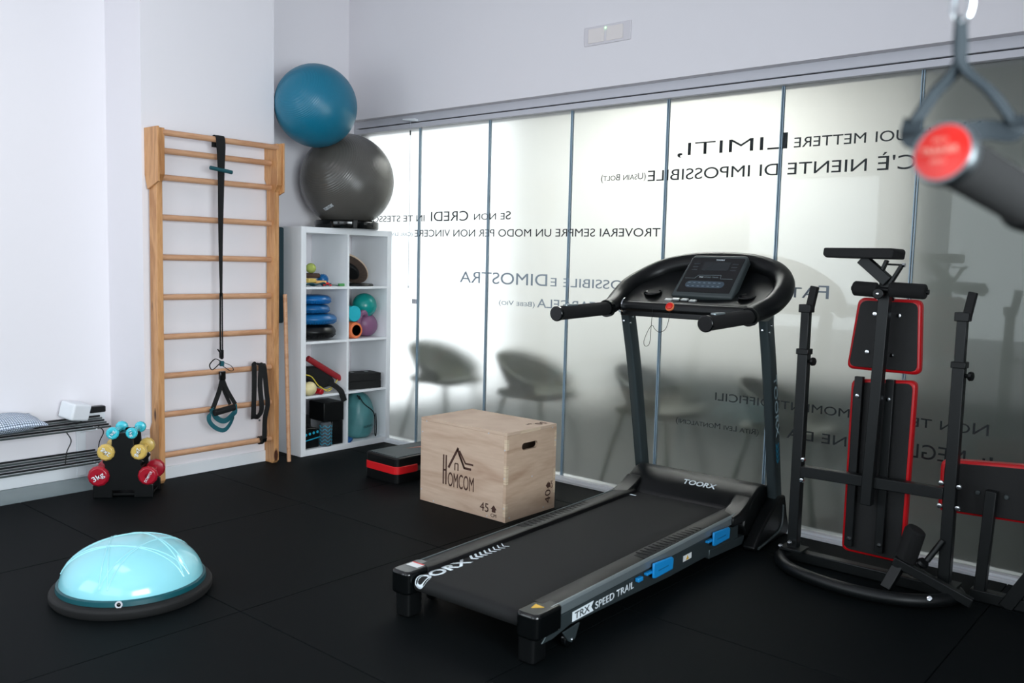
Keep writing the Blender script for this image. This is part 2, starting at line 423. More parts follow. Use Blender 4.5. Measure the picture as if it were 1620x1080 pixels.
# frosted glass partition: head rail, bottom rail, panes, seals
hr = M().bx(XB, 2.1, 4.052, 4.20, 2.186, 2.2345)
struct(hr.build('trim_1', MALU, bev=.002))
struct(M().bx(-4.95, 2.1, 4.046, 4.18, 2.147, 2.178).bx(-4.95, 2.1, 4.052, 4.18, 2.160, 2.166).build('trim_2', MALU, bev=.002))
struct(M().bx(-4.95, 2.1, 4.07, 4.17, 2.178, 2.186).build('trim_3', MDK))
br = M().bx(XB, 2.1, 4.03, 4.16, -.03, .012).bx(XB, 2.1, 4.05, 4.14, .012, .024)
struct(br.build('trim_4', MTRIM, bev=.002))
struct(M().bx(XB, -4.94, 4.05, 4.14, .02, 2.19).build('trim_5', MALU, bev=.002))
edges = [-4.94, -4.325, -3.70, -3.067, -2.437, -1.808, -1.177, -.547, .083, .713, 1.343, 2.1]
for i, (a, b) in enumerate(zip(edges, edges[1:])):
    struct(M().bx(a+.004, b-.004, YG, YG+.01, .024, 2.147).build('window_%d' % (i+2), MFROST, smooth=False))
for i, e in enumerate(edges[1:-1]):
    struct(M().bx(e-.0068, e-.0035, YG-.004, YG+.014, .024, 2.147).bx(e+.0035, e+.0068, YG-.004, YG+.014, .024, 2.147).build('trim_%d' % (6+i), MEDGE))
# the hall behind the glass
struct(M().bx(-5.75, 3.5, 4.16, 7.1, -.08, -.02).build('floor', MHF))
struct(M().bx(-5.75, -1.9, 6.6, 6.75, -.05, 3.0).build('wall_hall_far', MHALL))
struct(M().bx(-1.9, 3.5, 6.6, 6.75, -.05, 3.0).build('wall_hall_far', MHALLD))  # right part coloured darker so the panes dim towards the right
struct(M().bx(-5.75, 3.5, 4.2, 7.1, 2.9, 3.0).build('ceiling', MHALL))
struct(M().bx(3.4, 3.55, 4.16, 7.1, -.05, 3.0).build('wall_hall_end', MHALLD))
struct(M().bx(-5.75, -5.65, 4.16, 4.35, -.05, 3.0).bx(-5.75, -5.65, 6.55, 6.75, -.05, 3.0).bx(-5.75, -5.65, 4.35, 6.55, 2.78, 3.0).build('wall_hall_left', MHALL))
struct(M().bx(-5.75, -5.0, 4.16, 4.2, -.05, 3.0).build('wall_hall_near', MHALL))

struct(M().bx(-4.35, 3.4, 6.585, 6.6, -.05, .42).build('trim_30', mat('added_dark_strip', '#4a5350', .7)))  # made-up dark strip along the far wall, added to darken the lower panes

# ------------------------------------------------------------------ lettering on the glass (reads from the hall, so mirrored here)
TU, TV = (-1, 0, 0), (0, 0, 1)
GY = YG-.0008
def quote(name, label, lines):
    rt = thing(name, label, 'lettering', (-2.5, YG, 1.2), 0, 'quotations lettered on the frosted glass')
    for nm, s, x_right, x_left, z, h, m, small in lines:
        o = text(nm, s, m, rt, (x_right+2.5, GY-YG, z-1.2), TU, TV, w=x_right-x_left, h=h, small=small, depth=.0005, thin=.007 if h > .08 else 0)
    return rt
quote('wall_quotation', 'dark mirrored lettering high on the right panes, ending in small author name in brackets', [
    ('text_line', 'Non puoi mettere ', -.937, -1.742, 1.853, .062, MLET, .8),
    ('text_line', 'Limiti,', -1.775, -2.372, 1.851, .083, MLET, .82),
    ('text_line', "C'\u00c8 niente di impossibile", -1.184, -2.548, 1.727, .066, MLET, .9),
    ('author_name', '(Usain Bolt)', -2.560, -2.852, 1.740, .036, MLET, .8)])
quote('wall_quotation', 'dark mirrored lettering in two long rows beside the large grey ball', [
    ('text_line', 'Se non ', -3.513, -3.820, 1.537, .052, MLET, .8),
    ('text_line', 'CREDI', -3.870, -4.210, 1.533, .066, MLET, .9),
    ('text_line', 'in te stesso', -4.27, -4.80, 1.533, .045, MLET, .99),
    ('text_line', 'troverai sempre un modo per non vincere', -2.456, -4.366, 1.432, .048, MLET, .99),
    ('author_name', '(Carl Lewis)', -4.385, -4.66, 1.436, .028, MLETG, .8)])
quote('wall_quotation', 'pale grey mirrored lettering at the height of the treadmill console', [
    ('text_line', 'Fatti dire che \u00c8 impossibile e', -1.534, -3.19, 1.140, .066, MLETG, .8),
    ('text_line', 'DIMOSTRA', -3.215, -3.933, 1.139, .075, MLETG, .9),
    ('text_line', 'a tutti che puoi farcela', -1.93, -3.287, 1.010, .058, MLETG, .95),
    ('author_name', '(Bebe Vio)', -3.306, -3.592, 1.012, .030, MLETG, .8)])
quote('wall_quotation', 'dark mirrored lettering low on the glass behind the weight bench', [
    ('text_line', 'Non temete i momenti difficili', -.823, -2.092, .594, .052, MLET, .82),
    ('text_line', 'Il ', -.800, -.870, .457, .052, MLET, .82),
    ('text_line', 'MEGLIO', -.905, -1.23, .455, .068, MLET, .9),
    ('text_line', 'viene da L\u00ec', -1.27, -1.80, .456, .052, MLET, .95),
    ('author_name', '(Rita Levi Montalcini)', -1.846, -2.314, .447, .030, MLET, .8)])

# ------------------------------------------------------------------ ceiling-side fixtures
fx = thing('emergency_light', 'flat white emergency light panel with green dot, high on the wall above the glass', 'light', (-2.78, YW, 2.515))
M().prism(rrect(.30, .10, .004), (0, -.008, 0), (1, 0, 0), (0, 0, 1), (0, .008, 0)).build('frame', MPLATE, fx, bev=.002)
for cx in (-.07, .05): M().prism(rrect(.105, .075, .003), (cx, -.011, 0), (1, 0, 0), (0, 0, 1), (0, .003, 0)).build('lens', MPLATE2, fx, bev=.001)
M().box((-.009, -.012, .032), (.008, .004, .008)).build('green_indicator', MLED, fx)
lc = thing('vent_catch', 'white bracket with a thin pull rod hanging in front of the leftmost glass pane', 'pull cord', (-4.37, 4.05, 2.19))
M().prism([(-.06, .01), (.06, -.005), (.06, .012), (-.06, .02)], (0, -.03, 0), (1, 0, 0), (0, 0, 1), (0, .03, 0)).build('bracket', MTRIM, lc, bev=.001)
M().cyl((0, -.012, 0), (0, -.012, -1.09), .0015, n=8).build('rod', MALU, lc)
M().cyl((0, -.012, -.06), (0, -.012, -.09), .005, n=10).build('end_cap', MDGREY, lc)
M().cyl((0, -.012, -1.09), (0, -.012, -1.105), .004, n=10).build('tip', MTRIM, lc)
lk = M().box((0, 0, 0), (.04, .012, .03)).build('glass_latch', MALU, bev=.002); at(lk, (-4.35, YG-.006, .995))
tag(lk, 'small square metal latch on the left glass pane below the hanging rod', 'latch')

# ------------------------------------------------------------------ wall bars
wb = thing('wall_bars', 'tall pine wall bars with round rungs fixed to the white pillar', 'gym wall bars', (-4.6, 2.75, 0))
prof = [(XP, .0), (XP+.085, .0), (XP+.105, .02), (XP+.105, 1.66), (XP+.135, 1.70), (XP+.135, 1.945), (XP, 1.945), (XP, 1.74), (XP+.025, 1.70), (XP+.025, .34), (XP, .30)]
for y in (2.378, 3.118):
    up = M().prism([(a+4.6, b) for a, b in prof], (0, y-2.75-.0175, 0), (1, 0, 0), (0, 0, 1), (0, .035, 0)).build('upright', MPINE, wb, bev=.003)
    s = -1 if y < 2.7 else 1
    M().prism([(-.02, 1.62), (.095, 1.66), (.095, 1.95), (-.05, 1.95), (-.05, 1.70)], (0, y-2.75-.0175 - (.012 if s < 0 else -.035), 0), (1, 0, 0), (0, 0, 1), (0, .012, 0)).build('cheek_plate', MPINE, up, bev=.002)
RZ = [(1.922, -4.527), (1.832, -4.585), (1.688, -4.585), (1.472, -4.585), (1.255, -4.585), (1.036, -4.585), (.816, -4.585), (.598, -4.585), (.381, -4.585), (.152, -4.585)]
for z, x in RZ:
    M().cyl((x+4.6, -.365, z), (x+4.6, .36, z), .0165, n=20).build('rung', MRUNG, wb)
for y, z in ((2.335, .285), (3.06, 1.84)):
    M().box((XP+.004+4.6, y-2.75, z), (.006, .045, .032)).build('fixing_bracket', MALU, wb, bev=.001)

# ------------------------------------------------------------------ suspension trainer hung over the top rung
st = thing('suspension_trainer', 'black and teal suspension strap with a hand grip hung over the top rung', 'suspension trainer', (-4.50, 2.72, 1.94))
M().ribbon([(-.050, 0, -.06), (-.046, 0, -.008), (-.027, 0, .004), (-.008, 0, -.006), (.0, 0, -.06), (0, 0, -.2), (0, -.005, -.55), (0, -.004, -.9)], (0, 1, 0), lambda q: .056 if q < .57 else .056-.042*(q-.57)/.43).build('main_strap', MWEB, st)
M().ribbon([(0, -.009, -.88), (.0, -.010, -1.2), (0, -.004, -1.26)], (0, 1, 0), .010).build('strap_tail', MWEB, st)
M().ribbon([(.003, .001, -.88), (.003, .001, -1.26)], (0, 1, 0), .007, smooth=0).build('strap_tail', MWEB, st)
M().cyl((.012, -.075, -.182), (.012, .062, -.196), .011, n=14).build('door_anchor_bar', MTGR, st, bev=.002)
M().box((0, -.004, -1.23), (.02, .02, .05)).build('adjuster', MBLK, st, bev=.003)
M().box((0, -.002, -1.285), (.02, .022, .03)).build('teal_tab', MTEALW, st, bev=.003)
M().tube([(0, -.01, -1.27), (.01, -.05, -1.255), (.012, -.085, -1.285), (.012, -.07, -1.315), (.01, -.03, -1.29), (0, -.005, -1.275)], .0055, 8, smooth=5, squash=.4).build('strap_loop', MWEB, st)
M().tube([(0, .01, -1.28), (.01, .05, -1.30), (.012, .066, -1.325), (.012, .045, -1.33), (0, .005, -1.30)], .0045, 8, smooth=5, squash=.4).build('strap_loop', MWEB, st)
M().tube([(0, -.01, -1.25), (.01, -.02, -1.22), (.012, -.035, -1.20)], .004, 8, smooth=4).build('strap_loop', MWEB, st)
M().box((0, 0, -1.355), (.022, .036, .05)).build('buckle', MBLKG, st, bev=.004)
M().ribbon([(0, 0, -1.37), (.0, -.018, -1.44), (.004, -.062, -1.54)], (0, 1, .3), .028).build('grip_strap', MWEB, st)
M().ribbon([(0, 0, -1.37), (.0, .030, -1.44), (.004, .082, -1.53)], (0, 1, -.3), .024).build('grip_strap', MWEB, st)
M().ribbon([(-.012, 0, -1.37), (-.012, .016, -1.44), (-.012, .058, -1.53)], (0, 1, -.3), .02).build('grip_strap', MWEB, st)
M().cyl((.012, -.06, -1.565), (.012, .072, -1.545), .0185, n=20).build('hand_grip', MFOAM, st, bev=.004)
M().ribbon([(.0, -.062, -1.53), (.004, -.088, -1.60), (.01, -.045, -1.655), (.012, .015, -1.668), (.006, .075, -1.59), (.0, .082, -1.53)], (0, .45, 1), .024, t=.0016).build('foot_loop', MTEALW, st)
M().ribbon([(-.012, -.062, -1.54), (-.01, -.03, -1.60), (0, .02, -1.62), (0, .085, -1.575)], (0, .3, 1), .03, t=.0016).build('foot_loop', MTEALW, st)
# folded black strap on the right of the bars
bs = thing('webbing_strap', 'black strap folded over a low rung at the right side of the wall bars', 'strap', (-4.54, 3.0, .60))
M().ribbon([(.0, -.05, -.30), (.012, -.055, -.25), (.014, -.052, -.10), (.004, -.045, .0), (-.018, -.03, .026), (-.012, -.01, .03), (.005, .0, .02), (.014, -.012, -.1), (.016, -.002, -.24), (.0, -.018, -.29), (.0, -.045, -.285)], (.1, 1, 0), .030, t=.002).build('folded_band', MWEB, bs)
M().ribbon([(-.05, .012, .018), (-.045, .014, .024), (-.02, .018, .027), (.008, .02, .01), (.018, .03, -.14), (.016, .04, -.22), (.016, .022, -.30), (.014, .018, -.42)], (.1, 1, 0), .030, t=.002).build('hanging_band', MWEB, bs)
M().lathe([(.021, -.012), (.025, -.012), (.025, .012), (.021, .012)], (-.045, .03, -.448), (0, 1, 0), 20).build('cuff', MWEB, bs)
M().box((.0, .02, -.432), (.035, .03, .03), (0, 20, 0)).build('buckle', MBLK, bs, bev=.004)
M().box((.015, -.018, -.31), (.006, .012, .012)).build('metal_ring', MCHR, bs, bev=.001)

# rolled / hanging mat on the pillar side and the wooden stick
hm = M().bx(-.12, .12, 0, .085, 0, .60).build('exercise_mat', MMAT, bev=.012, seg=3); at(hm, (-4.785, 3.172, .858))
tag(hm, 'dark teal folded mat hanging on the side of the pillar behind the wall bars', 'exercise mat')
sk = M().cyl((0, 0, 0), (-.03, -.01, 1.045), .0125, n=18).build('wooden_stick', MRUNG, bev=.002); at(sk, (-4.532, 3.20, 0))
tag(sk, 'plain wooden stick standing upright between the wall bars and the white shelf', 'stick')

# ------------------------------------------------------------------ cube shelf
SX, SY = -4.58, 3.323
sh = thing('cube_shelf', 'white open cube shelf, two cells wide and four high, full of small training gear', 'shelf', (SX, SY, 0))
W_, H_, D_ = .75, 1.467, .385
M().bx(-D_, 0, 0, .038, 0, H_).build('side_panel', MWHT, sh, bev=.0015)
M().bx(-D_, 0, W_-.038, W_, 0, H_).build('side_panel', MWHT, sh, bev=.0015)
M().bx(-D_, 0, .038, W_-.038, H_-.038, H_).build('top_panel', MWHT, sh, bev=.0015)
M().bx(-D_, 0, .038, W_-.038, 0, .038).build('bottom_panel', MWHT, sh, bev=.0015)
M().bx(-D_, -.002, W_/2-.008, W_/2+.008, .038, H_-.038).build('divider', MWHT, sh, bev=.001)
ZS = [.038, .38, .73, 1.081]
for z in ZS[1:]:
    for a, b in ((.038, W_/2-.008), (W_/2+.008, W_-.038)):
        M().bx(-D_, -.001, a, b, z-.008, z+.008).build('shelf_board', MWHT, sh, bev=.001)
Z0 = [.038, .388, .738, 1.089]      # tops of the boards
# big balls
rg = thing('ball_ring', 'black ring stand on top of the white shelf holding the large grey ball', 'stand', (-4.66, 3.745, H_))
M().lathe([(.155, 0), (.205, 0), (.21, .01), (.21, .045), (.2, .055), (.165, .055), (.155, .045)], n=48).build('ring', MBLKG, rg, bev=.003)
M().box((.19, -.09, .028), (.04, .03, .055), (0, 0, -25)).build('rib', MBLK, rg, bev=.004)
gb = thing('exercise_ball', 'large dark grey exercise ball sitting in a black ring on the shelf', 'exercise ball', (-4.66, 3.745, 1.7855))
b = M().ball((0, 0, 0), .308, 64).build('ball_skin', MBALLG, gb); b.rotation_euler = (R(60), R(28), 0)
dd = (Vector((0, 0, 1.275))-Vector((-4.66, 3.745, 1.7855))).normalized()
def on_ball(rt, c, r, s, u0, v0, w, h, ang, m):
    dv = (Vector((0, 0, 1.275))-Vector(c)).normalized(); x = Vector((0, 0, 1)).cross(dv).normalized(); y = dv.cross(x)
    n = (dv*math.sqrt(max(0, 1-u0*u0-v0*v0))+x*u0+y*v0).normalized()
    ux = (x-n*x.dot(n)).normalized(); uy = n.cross(ux); c_, s_ = math.cos(R(ang)), math.sin(R(ang))
    U = ux*c_+uy*s_; V = n.cross(U)
    o = text('printed_name', s, m, rt, n*(r+.0008), U, V, w=w, h=h, align='C', small=1, depth=.0004)
    me = o.data
    for q in me.vertices: q.co = q.co.normalized()*(r+.0009)
on_ball(gb, (-4.66, 3.745, 1.7855), .308, 'TO\u00d8STORE', -.36, -.58, .085, .022, 47, MWHP)
bb = thing('exercise_ball', 'teal blue exercise ball wedged between the pillar and the grey ball', 'exercise ball', (-4.555, 3.41, 2.214))
b = M().ball((0, 0, 0), .254, 64).build('ball_skin', MBALLB, bb); b.rotation_euler = (R(62), R(30), 0)

# ------------------------------------------------------------------ things in the shelf
def one(b, name, m, label, cat, loc=(0, 0, 0), rz=0, group=None, **k):
    o = b.build(name, m, **k); at(o, loc, rz); return tag(o, label, cat, group)
# row 1 left
one(M().ball((0, 0, 0), .033, 28), 'tennis_ball', MTEN, 'yellow green tennis ball on top of the bands in the top left cell', 'ball', (-4.70, 3.485, 1.205))
sp = M().ball((0, 0, 0), .034, 28)
for i in range(90):
    ph = math.acos(1-2*(i+.5)/90); th = PI*(1+5**.5)*i
    d = Vector((math.sin(ph)*math.cos(th), math.sin(ph)*math.sin(th), math.cos(ph))); sp.tube([d*.032, d*.0385], lambda t: .0035-.002*t, 6)
one(sp, 'massage_ball', MBLUE2, 'small blue spiky massage ball in the top left cell of the shelf', 'ball', (-4.68, 3.565, 1.132))
one(M().box((0, 0, 0), (.10, .13, .030)), 'elastic_band', mat('brown_band', '#4b382c', .8), 'brown folded elastic band under the tennis ball', 'resistance band', (-4.70, 3.46, 1.158), bev=.008)
one(M().box((0, 0, 0), (.06, .07, .028), (0, 0, 12)), 'elastic_band', MYELB, 'tan yellow folded band at the front left of the top left cell', 'resistance band', (-4.635, 3.425, 1.127), bev=.006)
one(M().box((0, 0, 0), (.05, .075, .018), (0, 0, -8)), 'elastic_band', mat('peach_band', '#e5b06c', .6), 'peach folded band in front of the blue spiky ball', 'resistance band', (-4.625, 3.50, 1.118), bev=.005)
one(M().ribbon([(0, -.12, 0), (.01, -.06, .012), (.0, -.02, .003), (.012, .03, .016), (0, .06, .004), (.01, .10, .012)], (1, 0, .3), .035, t=.003), 'elastic_band', MTGR, 'crumpled dark teal band lying flat at the front of the top left cell', 'resistance band', (-4.615, 3.47, 1.0945))
one(M().tube([(0, -.03, 0), (.01, 0, .01), (0, .03, -.002)], .008, 8, smooth=4), 'elastic_band', MREDP, 'little red band end beside the teal band in the top left cell', 'resistance band', (-4.61, 3.545, 1.099))
gs = thing('hand_trainer', 'green strap with a green clip reaching to the divider of the top left cell', 'strap', (-4.62, 3.60, 1.09))
M().ribbon([(0, -.04, .006), (.01, 0, .008), (0, .05, .003)], (1, 0, 0), .012, t=.002).build('strap', mat('dark_green_strap', '#23503a', .7), gs)
M().box((0, .072, .009), (.02, .045, .018)).build('clip', MGREEN, gs, bev=.003)
# row 1 right : balance board
bd = thing('balance_board', 'wooden balance board with dark cork underside leaning in the top right cell', 'balance board', (-4.78, 3.80, 1.105))
E_ = [(.19*math.sin(a)*1.0, .10*math.cos(a)*1.0) for a in [2*PI*k/40 for k in range(40)]]
def bplate(th, off, sc_):
    b_ = M(); o = Vector((0, .075, .098)); u = Vector((0, .80, -.60)).normalized(); n = Vector((.55, -.5, -.60)); n = (n-u*n.dot(u)).normalized(); v = n.cross(u)
    b_.prism([(p*sc_, q*1.25*sc_) for p, q in E_], o+n*off, u, v, n*th); return b_
bplate(.012, -.012, .80).build('deck', MMAPLE, bd, bev=.003)
bplate(.006, .0005, .76).build('cork_underside', MCORK, bd)
bplate(.035, .006, .40).build('rocker', MBLKM, bd, bev=.01)
one(M().lathe([(0, 0), (.13, 0), (.135, .006), (.13, .016), (0, .018)], n=40), 'sliding_disc', MBLK, 'flat black disc lying under the balance board', 'disc', (-4.72, 3.855, Z0[3]))
# row 2 left : cushions
def cushion(name, m, r, h, loc, label):
    rt = thing(name, label, 'balance cushion', loc, 0, 'air balance cushions stacked in the shelf')
    M().lathe([(0, -h), (r*.72, -h*.98), (r*.9, -h*.75), (r, -h*.1), (r, h*.1), (r*.9, h*.75), (r*.72, h*.98), (0, h)], n=48).build('bladder', m, rt, sub=1)
    nb = M()
    for k in range(52):
        a = 2*PI*k/52; ca, sa = math.cos(a), math.sin(a)
        for rr, zz in ((.97, -.42), (.92, -.62), (.86, -.78)):
            nb.lathe([(.0032, -.0022), (.002, .0022), (0, .003)], (r*rr*ca, r*rr*sa, h*zz), (ca, sa, -.6), 6)
    nb.build('nubs', m, rt)['kind'] = 'stuff'
    return rt
cushion('balance_cushion', MBLK, .155, .046, (-4.735, 3.523, Z0[2]+.053), 'black air cushion at the bottom of the stack in the second row')
cushion('balance_cushion', MBLUE2, .162, .037, (-4.740, 3.526, Z0[2]+.136), 'wide blue air cushion resting on the black one')
cushion('balance_cushion', mat('blue_cushion_b', '#145f98', .3), .125, .030, (-4.72, 3.50, Z0[2]+.203), 'smaller blue air cushion, second from the top of the stack')
cushion('balance_cushion', mat('blue_cushion_c', '#1268ab', .28), .13, .031, (-4.72, 3.505, Z0[2]+.264), 'smaller blue air cushion lying topmost on the stack')
# row 2 right
one(M().ball((0, 0, 0), .085, 40), 'soft_ball', MTEAL, 'teal soft ball on top of the purple kettlebell in the second row', 'ball', (-4.70, 3.935, .953))
kb = thing('kettlebell', 'purple vinyl kettlebell lying on its side in the second row', 'kettlebell', (-4.71, 3.945, Z0[2]+.086))
M().lathe([(0, -.098), (.04, -.097), (.07, -.07), (.085, -.02), (.082, .02), (.06, .06), (.03, .08), (0, .086)], ax=(.3, -.85, .35), n=40).build('bell', MPUR, kb, sub=1)
M().tube([(.04, -.02, .06), (.06, -.05, .085), (.07, -.10, .07), (.07, -.115, .02), (.05, -.09, -.02)], .02, 14, smooth=6).build('handle', MPUR, kb)
one(M().cyl((0, 0, 0), (-.3, 0, 0), .053, n=36), 'foam_roller', MTURQ, 'turquoise foam roller end on, above the orange roller', 'foam roller', (-4.605, 3.775, .905), bev=.004)
orr = thing('massage_roller', 'orange hollow massage roller with black core lying in the second row', 'foam roller', (-4.60, 3.785, Z0[2]+.0555))
M().lathe([(.037, 0), (.05, 0), (.054, -.006), (.054, -.30), (.037, -.30), (.037, 0)], ax=(1, 0, 0), n=36).build('foam_sleeve', MORG, orr)
M().lathe([(.022, -.004), (.037, -.002), (.037, -.29), (.022, -.29), (.022, -.004)], ax=(1, 0, 0), n=32).build('core', MBLKG, orr)
# row 3 left
one(M().cyl((0, -.135, .078), (0, .135, -.078), .020, n=26), 'flex_bar', mat('red_foam', '#9c1c26', .6, bump=.3), 'red ribbed bar lying aslant across the black bag in the third row', 'exercise bar', (-4.66, 3.565, .545), bev=.006)
one(M().ball((0, 0, 0), .045, 30), 'massage_ball', MCREAM, 'cream coloured ball at the left of the third row', 'ball', (-4.60, 3.405, Z0[1]+.0455))
one(M().cyl((.02, 0, 0), (-.10, -.02, 0), .019, n=22), 'hand_weight', mat('red_weight', '#b3121f', .3), 'red round-ended hand weight beside the cream ball', 'dumbbell', (-4.595, 3.485, Z0[1]+.020), bev=.005)
bg = thing('belt_bag', 'black padded belt bag with yellow piping and a strap hanging over the shelf edge', 'bag', (-4.68, 3.55, Z0[1]+.10))
bm = M(); pr = [(-.15, .04), (-.12, .075), (-.03, .075), (.06, .03), (.11, -.03), (.10, -.06), (.02, -.075), (-.06, -.05), (-.12, .0)]
bm.prism(pr, (-.05, 0, 0), (0, 1, 0), (0, 0, 1), (.07, 0, 0)); bm.build('bag_body', MBLKM, bg, bev=.02, seg=4)
M().tube([(.03, -.14, .03), (.03, -.09, .01), (.032, -.04, -.05), (.03, .02, -.082), (.03, .08, -.065), (.028, .12, -.025)], .0035, 8, smooth=5).build('piping', MYCORD, bg)
M().tube([(.035, -.03, -.055), (.045, .02, -.09), (.045, .06, -.08)], .003, 8, smooth=5).build('piping', MYCORD, bg)
M().ribbon([(.03, .05, -.04), (.06, .075, -.06), (.1, .09, -.09), (.108, .10, -.125), (.108, .115, -.16)], (.1, 1, .2), .04, t=.003).build('strap', MWEB, bg)
# row 3 right : blocks
def block(name, m, sz, loc, rz, label, group='black foam blocks in the shelf', bev=.004, cat='yoga block'):
    rt = thing(name, label, cat, loc, rz, group)
    M().box((0, 0, sz[2]/2), sz).build('block', m, rt, bev=bev)
    return rt
for k, lab in ((0, 'lower black foam block of the flat pair in the third row right cell'), (1, 'upper black foam block of the flat pair in the third row right cell')):
    bk = block('yoga_block', MBLKM, (.15, .25, .052), (-4.68-.002*k, 3.885, Z0[1]+.0525*k), R(-10), lab)
    if k:
        for yy in (-.06, .05): M().lathe([(.012, 0), (.016, 0), (.016, .0015), (.012, .0015)], (0, yy, .0525)).build('hole', MBLKG, bk)
# row 4 left
block('yoga_block', MBLK, (.18, .155, .125), (-4.69, 3.607, .198), R(-4), 'large black block on top of the upright block in the bottom left cell')
block('yoga_block', MBLK, (.13, .085, .158), (-4.67, 3.640, Z0[0]), R(-4), 'upright black block under the large one beside the divider')
block('yoga_block', MBLKM, (.12, .10, .18), (-4.84, 3.50, Z0[0]), 0, 'black block standing at the back behind the grey roller')
mr = thing('massage_roller', 'grey upright massage roller with cyan wavy pattern in the bottom left cell', 'foam roller', (-4.615, 3.545, Z0[0]))
M().lathe([(0, 0), (.036, 0), (.040, .006), (.040, .150), (.034, .158), (0, .158)], n=40).build('roller_body', MROLL, mr)
for j in range(6):
    pts = []
    for k in range(49):
        a = 2*PI*k/48; z = .018+j*.023+.006*max(-1, min(1, 1.6*math.sin(6*a)))
        pts.append((.0405*math.cos(a), .0405*math.sin(a), z))
    M().tube(pts[:-1], .0018, 6, closed=True).build('wave_line', MCYAN, mr)
ck = thing('equipment_case', 'black soft case with a bright cyan line in the bottom left corner cell', 'case', (-4.64, 3.425, Z0[0]))
M().prism([(-.06, 0), (.065, 0), (.068, .12), (.03, .135), (-.03, .135), (-.06, .12)], (-.12, 0, 0), (0, 1, 0), (0, 0, 1), (.15, 0, 0)).build('case_body', MBLK, ck, bev=.008)
M().beam((.0315, -.055, .052), (.0315, .066, .068), .003, .006).build('cyan_line', MCYAN, ck)
for k in range(4): M().lathe([(.007, 0), (.009, 0), (.009, .002), (.007, .002)], (.030, -.04+.03*k, .092+.004*k), (1, 0, 0), 16).build('button', MCYAN, ck)
M().tube([(0, -.045, .12), (0, -.03, .155), (0, 0, .15), (0, .01, .13)], .006, 8, smooth=5).build('handle', MBLKM, ck)
# row 4 right
db = thing('drawstring_bag', 'grey teal drawstring bag with black cord standing in the bottom right cell', 'bag', (-4.72, 3.89, Z0[0]))
bm = M().lathe([(0, 0), (.085, .0), (.105, .02), (.112, .09), (.110, .17), (.098, .24), (.070, .29), (.03, .315), (0, .318)], n=36)
for q in bm.b.verts:
    a = math.atan2(q.co.y, q.co.x); k = 1+.035*math.sin(5*a+q.co.z*30)+.03*math.sin(9*a-q.co.z*22); q.co.x *= k; q.co.y *= k*.98; q.co.y += .02*math.sin(q.co.z*9)
bm.build('bag_body', MBAG, db, sub=1)
M().tube([(.085, -.05, .30), (.105, -.02, .245), (.118, .045, .19), (.122, .062, .14), (.125, .062, .03), (.125, .072, .02), (.124, .075, .10), (.12, .072, .17)], .0035, 8, smooth=5).build('cord', MWEB, db)
M().tube([(.08, -.06, .305), (.10, -.055, .28), (.085, -.045, .295)], .005, 8, smooth=5).build('cord', MWEB, db)
t_ = text('printed_name', 'FLEDO', mat('bag_print', '#123034', .6), db, (.123, -.035, .078), (-.12, 1, .06), (0, 0, 1), w=.085, h=.016, small=1, depth=.0006)
one(M().box((0, 0, .012), (.05, .05, .022), (12, 20, 30)), 'cloth_scrap', mat('royal_blue', '#0f5a9b', .6), 'small blue tag at the front of the bottom right cell', 'tag', (-4.61, 3.728, Z0[0]+.004), bev=.004)

# ------------------------------------------------------------------ step platform
sp_ = thing('step_platform', 'black and red aerobic step lying on the floor behind the wooden box', 'aerobic step', (-3.64, 3.294, 0), R(-1.5))
M().prism(rrect(.285, .70, .03, 5, -.1425, .35), (0, 0, 0), (1, 0, 0), (0, 1, 0), (0, 0, .06)).build('base', MBLK, sp_, bev=.004)
band = M()
band.prism(rrect(.291, .18, .032, 5, -.1425, .087), (0, 0, .055), (1, 0, 0), (0, 1, 0), (0, 0, .045)).build('red_band', MREDP, sp_, bev=.003)
M().prism(rrect(.285, .70, .03, 5, -.1425, .35), (0, 0, .085), (1, 0, 0), (0, 1, 0), (0, 0, .065)).build('platform', MBLK, sp_, bev=.008)
M().prism(rrect(.25, .66, .02, 5, -.1425, .35), (0, 0, .150), (1, 0, 0), (0, 1, 0), (0, 0, .003)).build('tread', MTREAD, sp_)
M().prism([(-.17, .22), (-.13, .55), (-.08, .5), (-.1, .4)], (0, 0, .153), (1, 0, 0), (0, 1, 0), (0, 0, .001)).build('printed_stripe', MCOPPER, sp_)

# ------------------------------------------------------------------ plywood box
PX, PY = -2.726, 3.183
pb = thing('plyometric_box', 'pale plywood jump box with burnt-in house logo and hand hole', 'plyometric box', (PX, PY, 0))
L_, S_, Z_ = .603, .394, .447
t = .016
M().bx(-L_, -t-.001, 0, t, 0, Z_-t).build('front_panel', MPLYF, pb, bev=.0012)
M().bx(-L_, -t-.001, S_-t, S_, 0, Z_-t).build('back_panel', MPLYF, pb, bev=.0012)
M().bx(-L_, -.0, 0, S_, Z_-t+.0005, Z_).build('top_panel', MPLYF, pb, bev=.0012)
M().bx(-L_, -L_+t, t+.0005, S_-t-.0005, 0, Z_-t).build('side_panel', MPLYF, pb, bev=.0012)
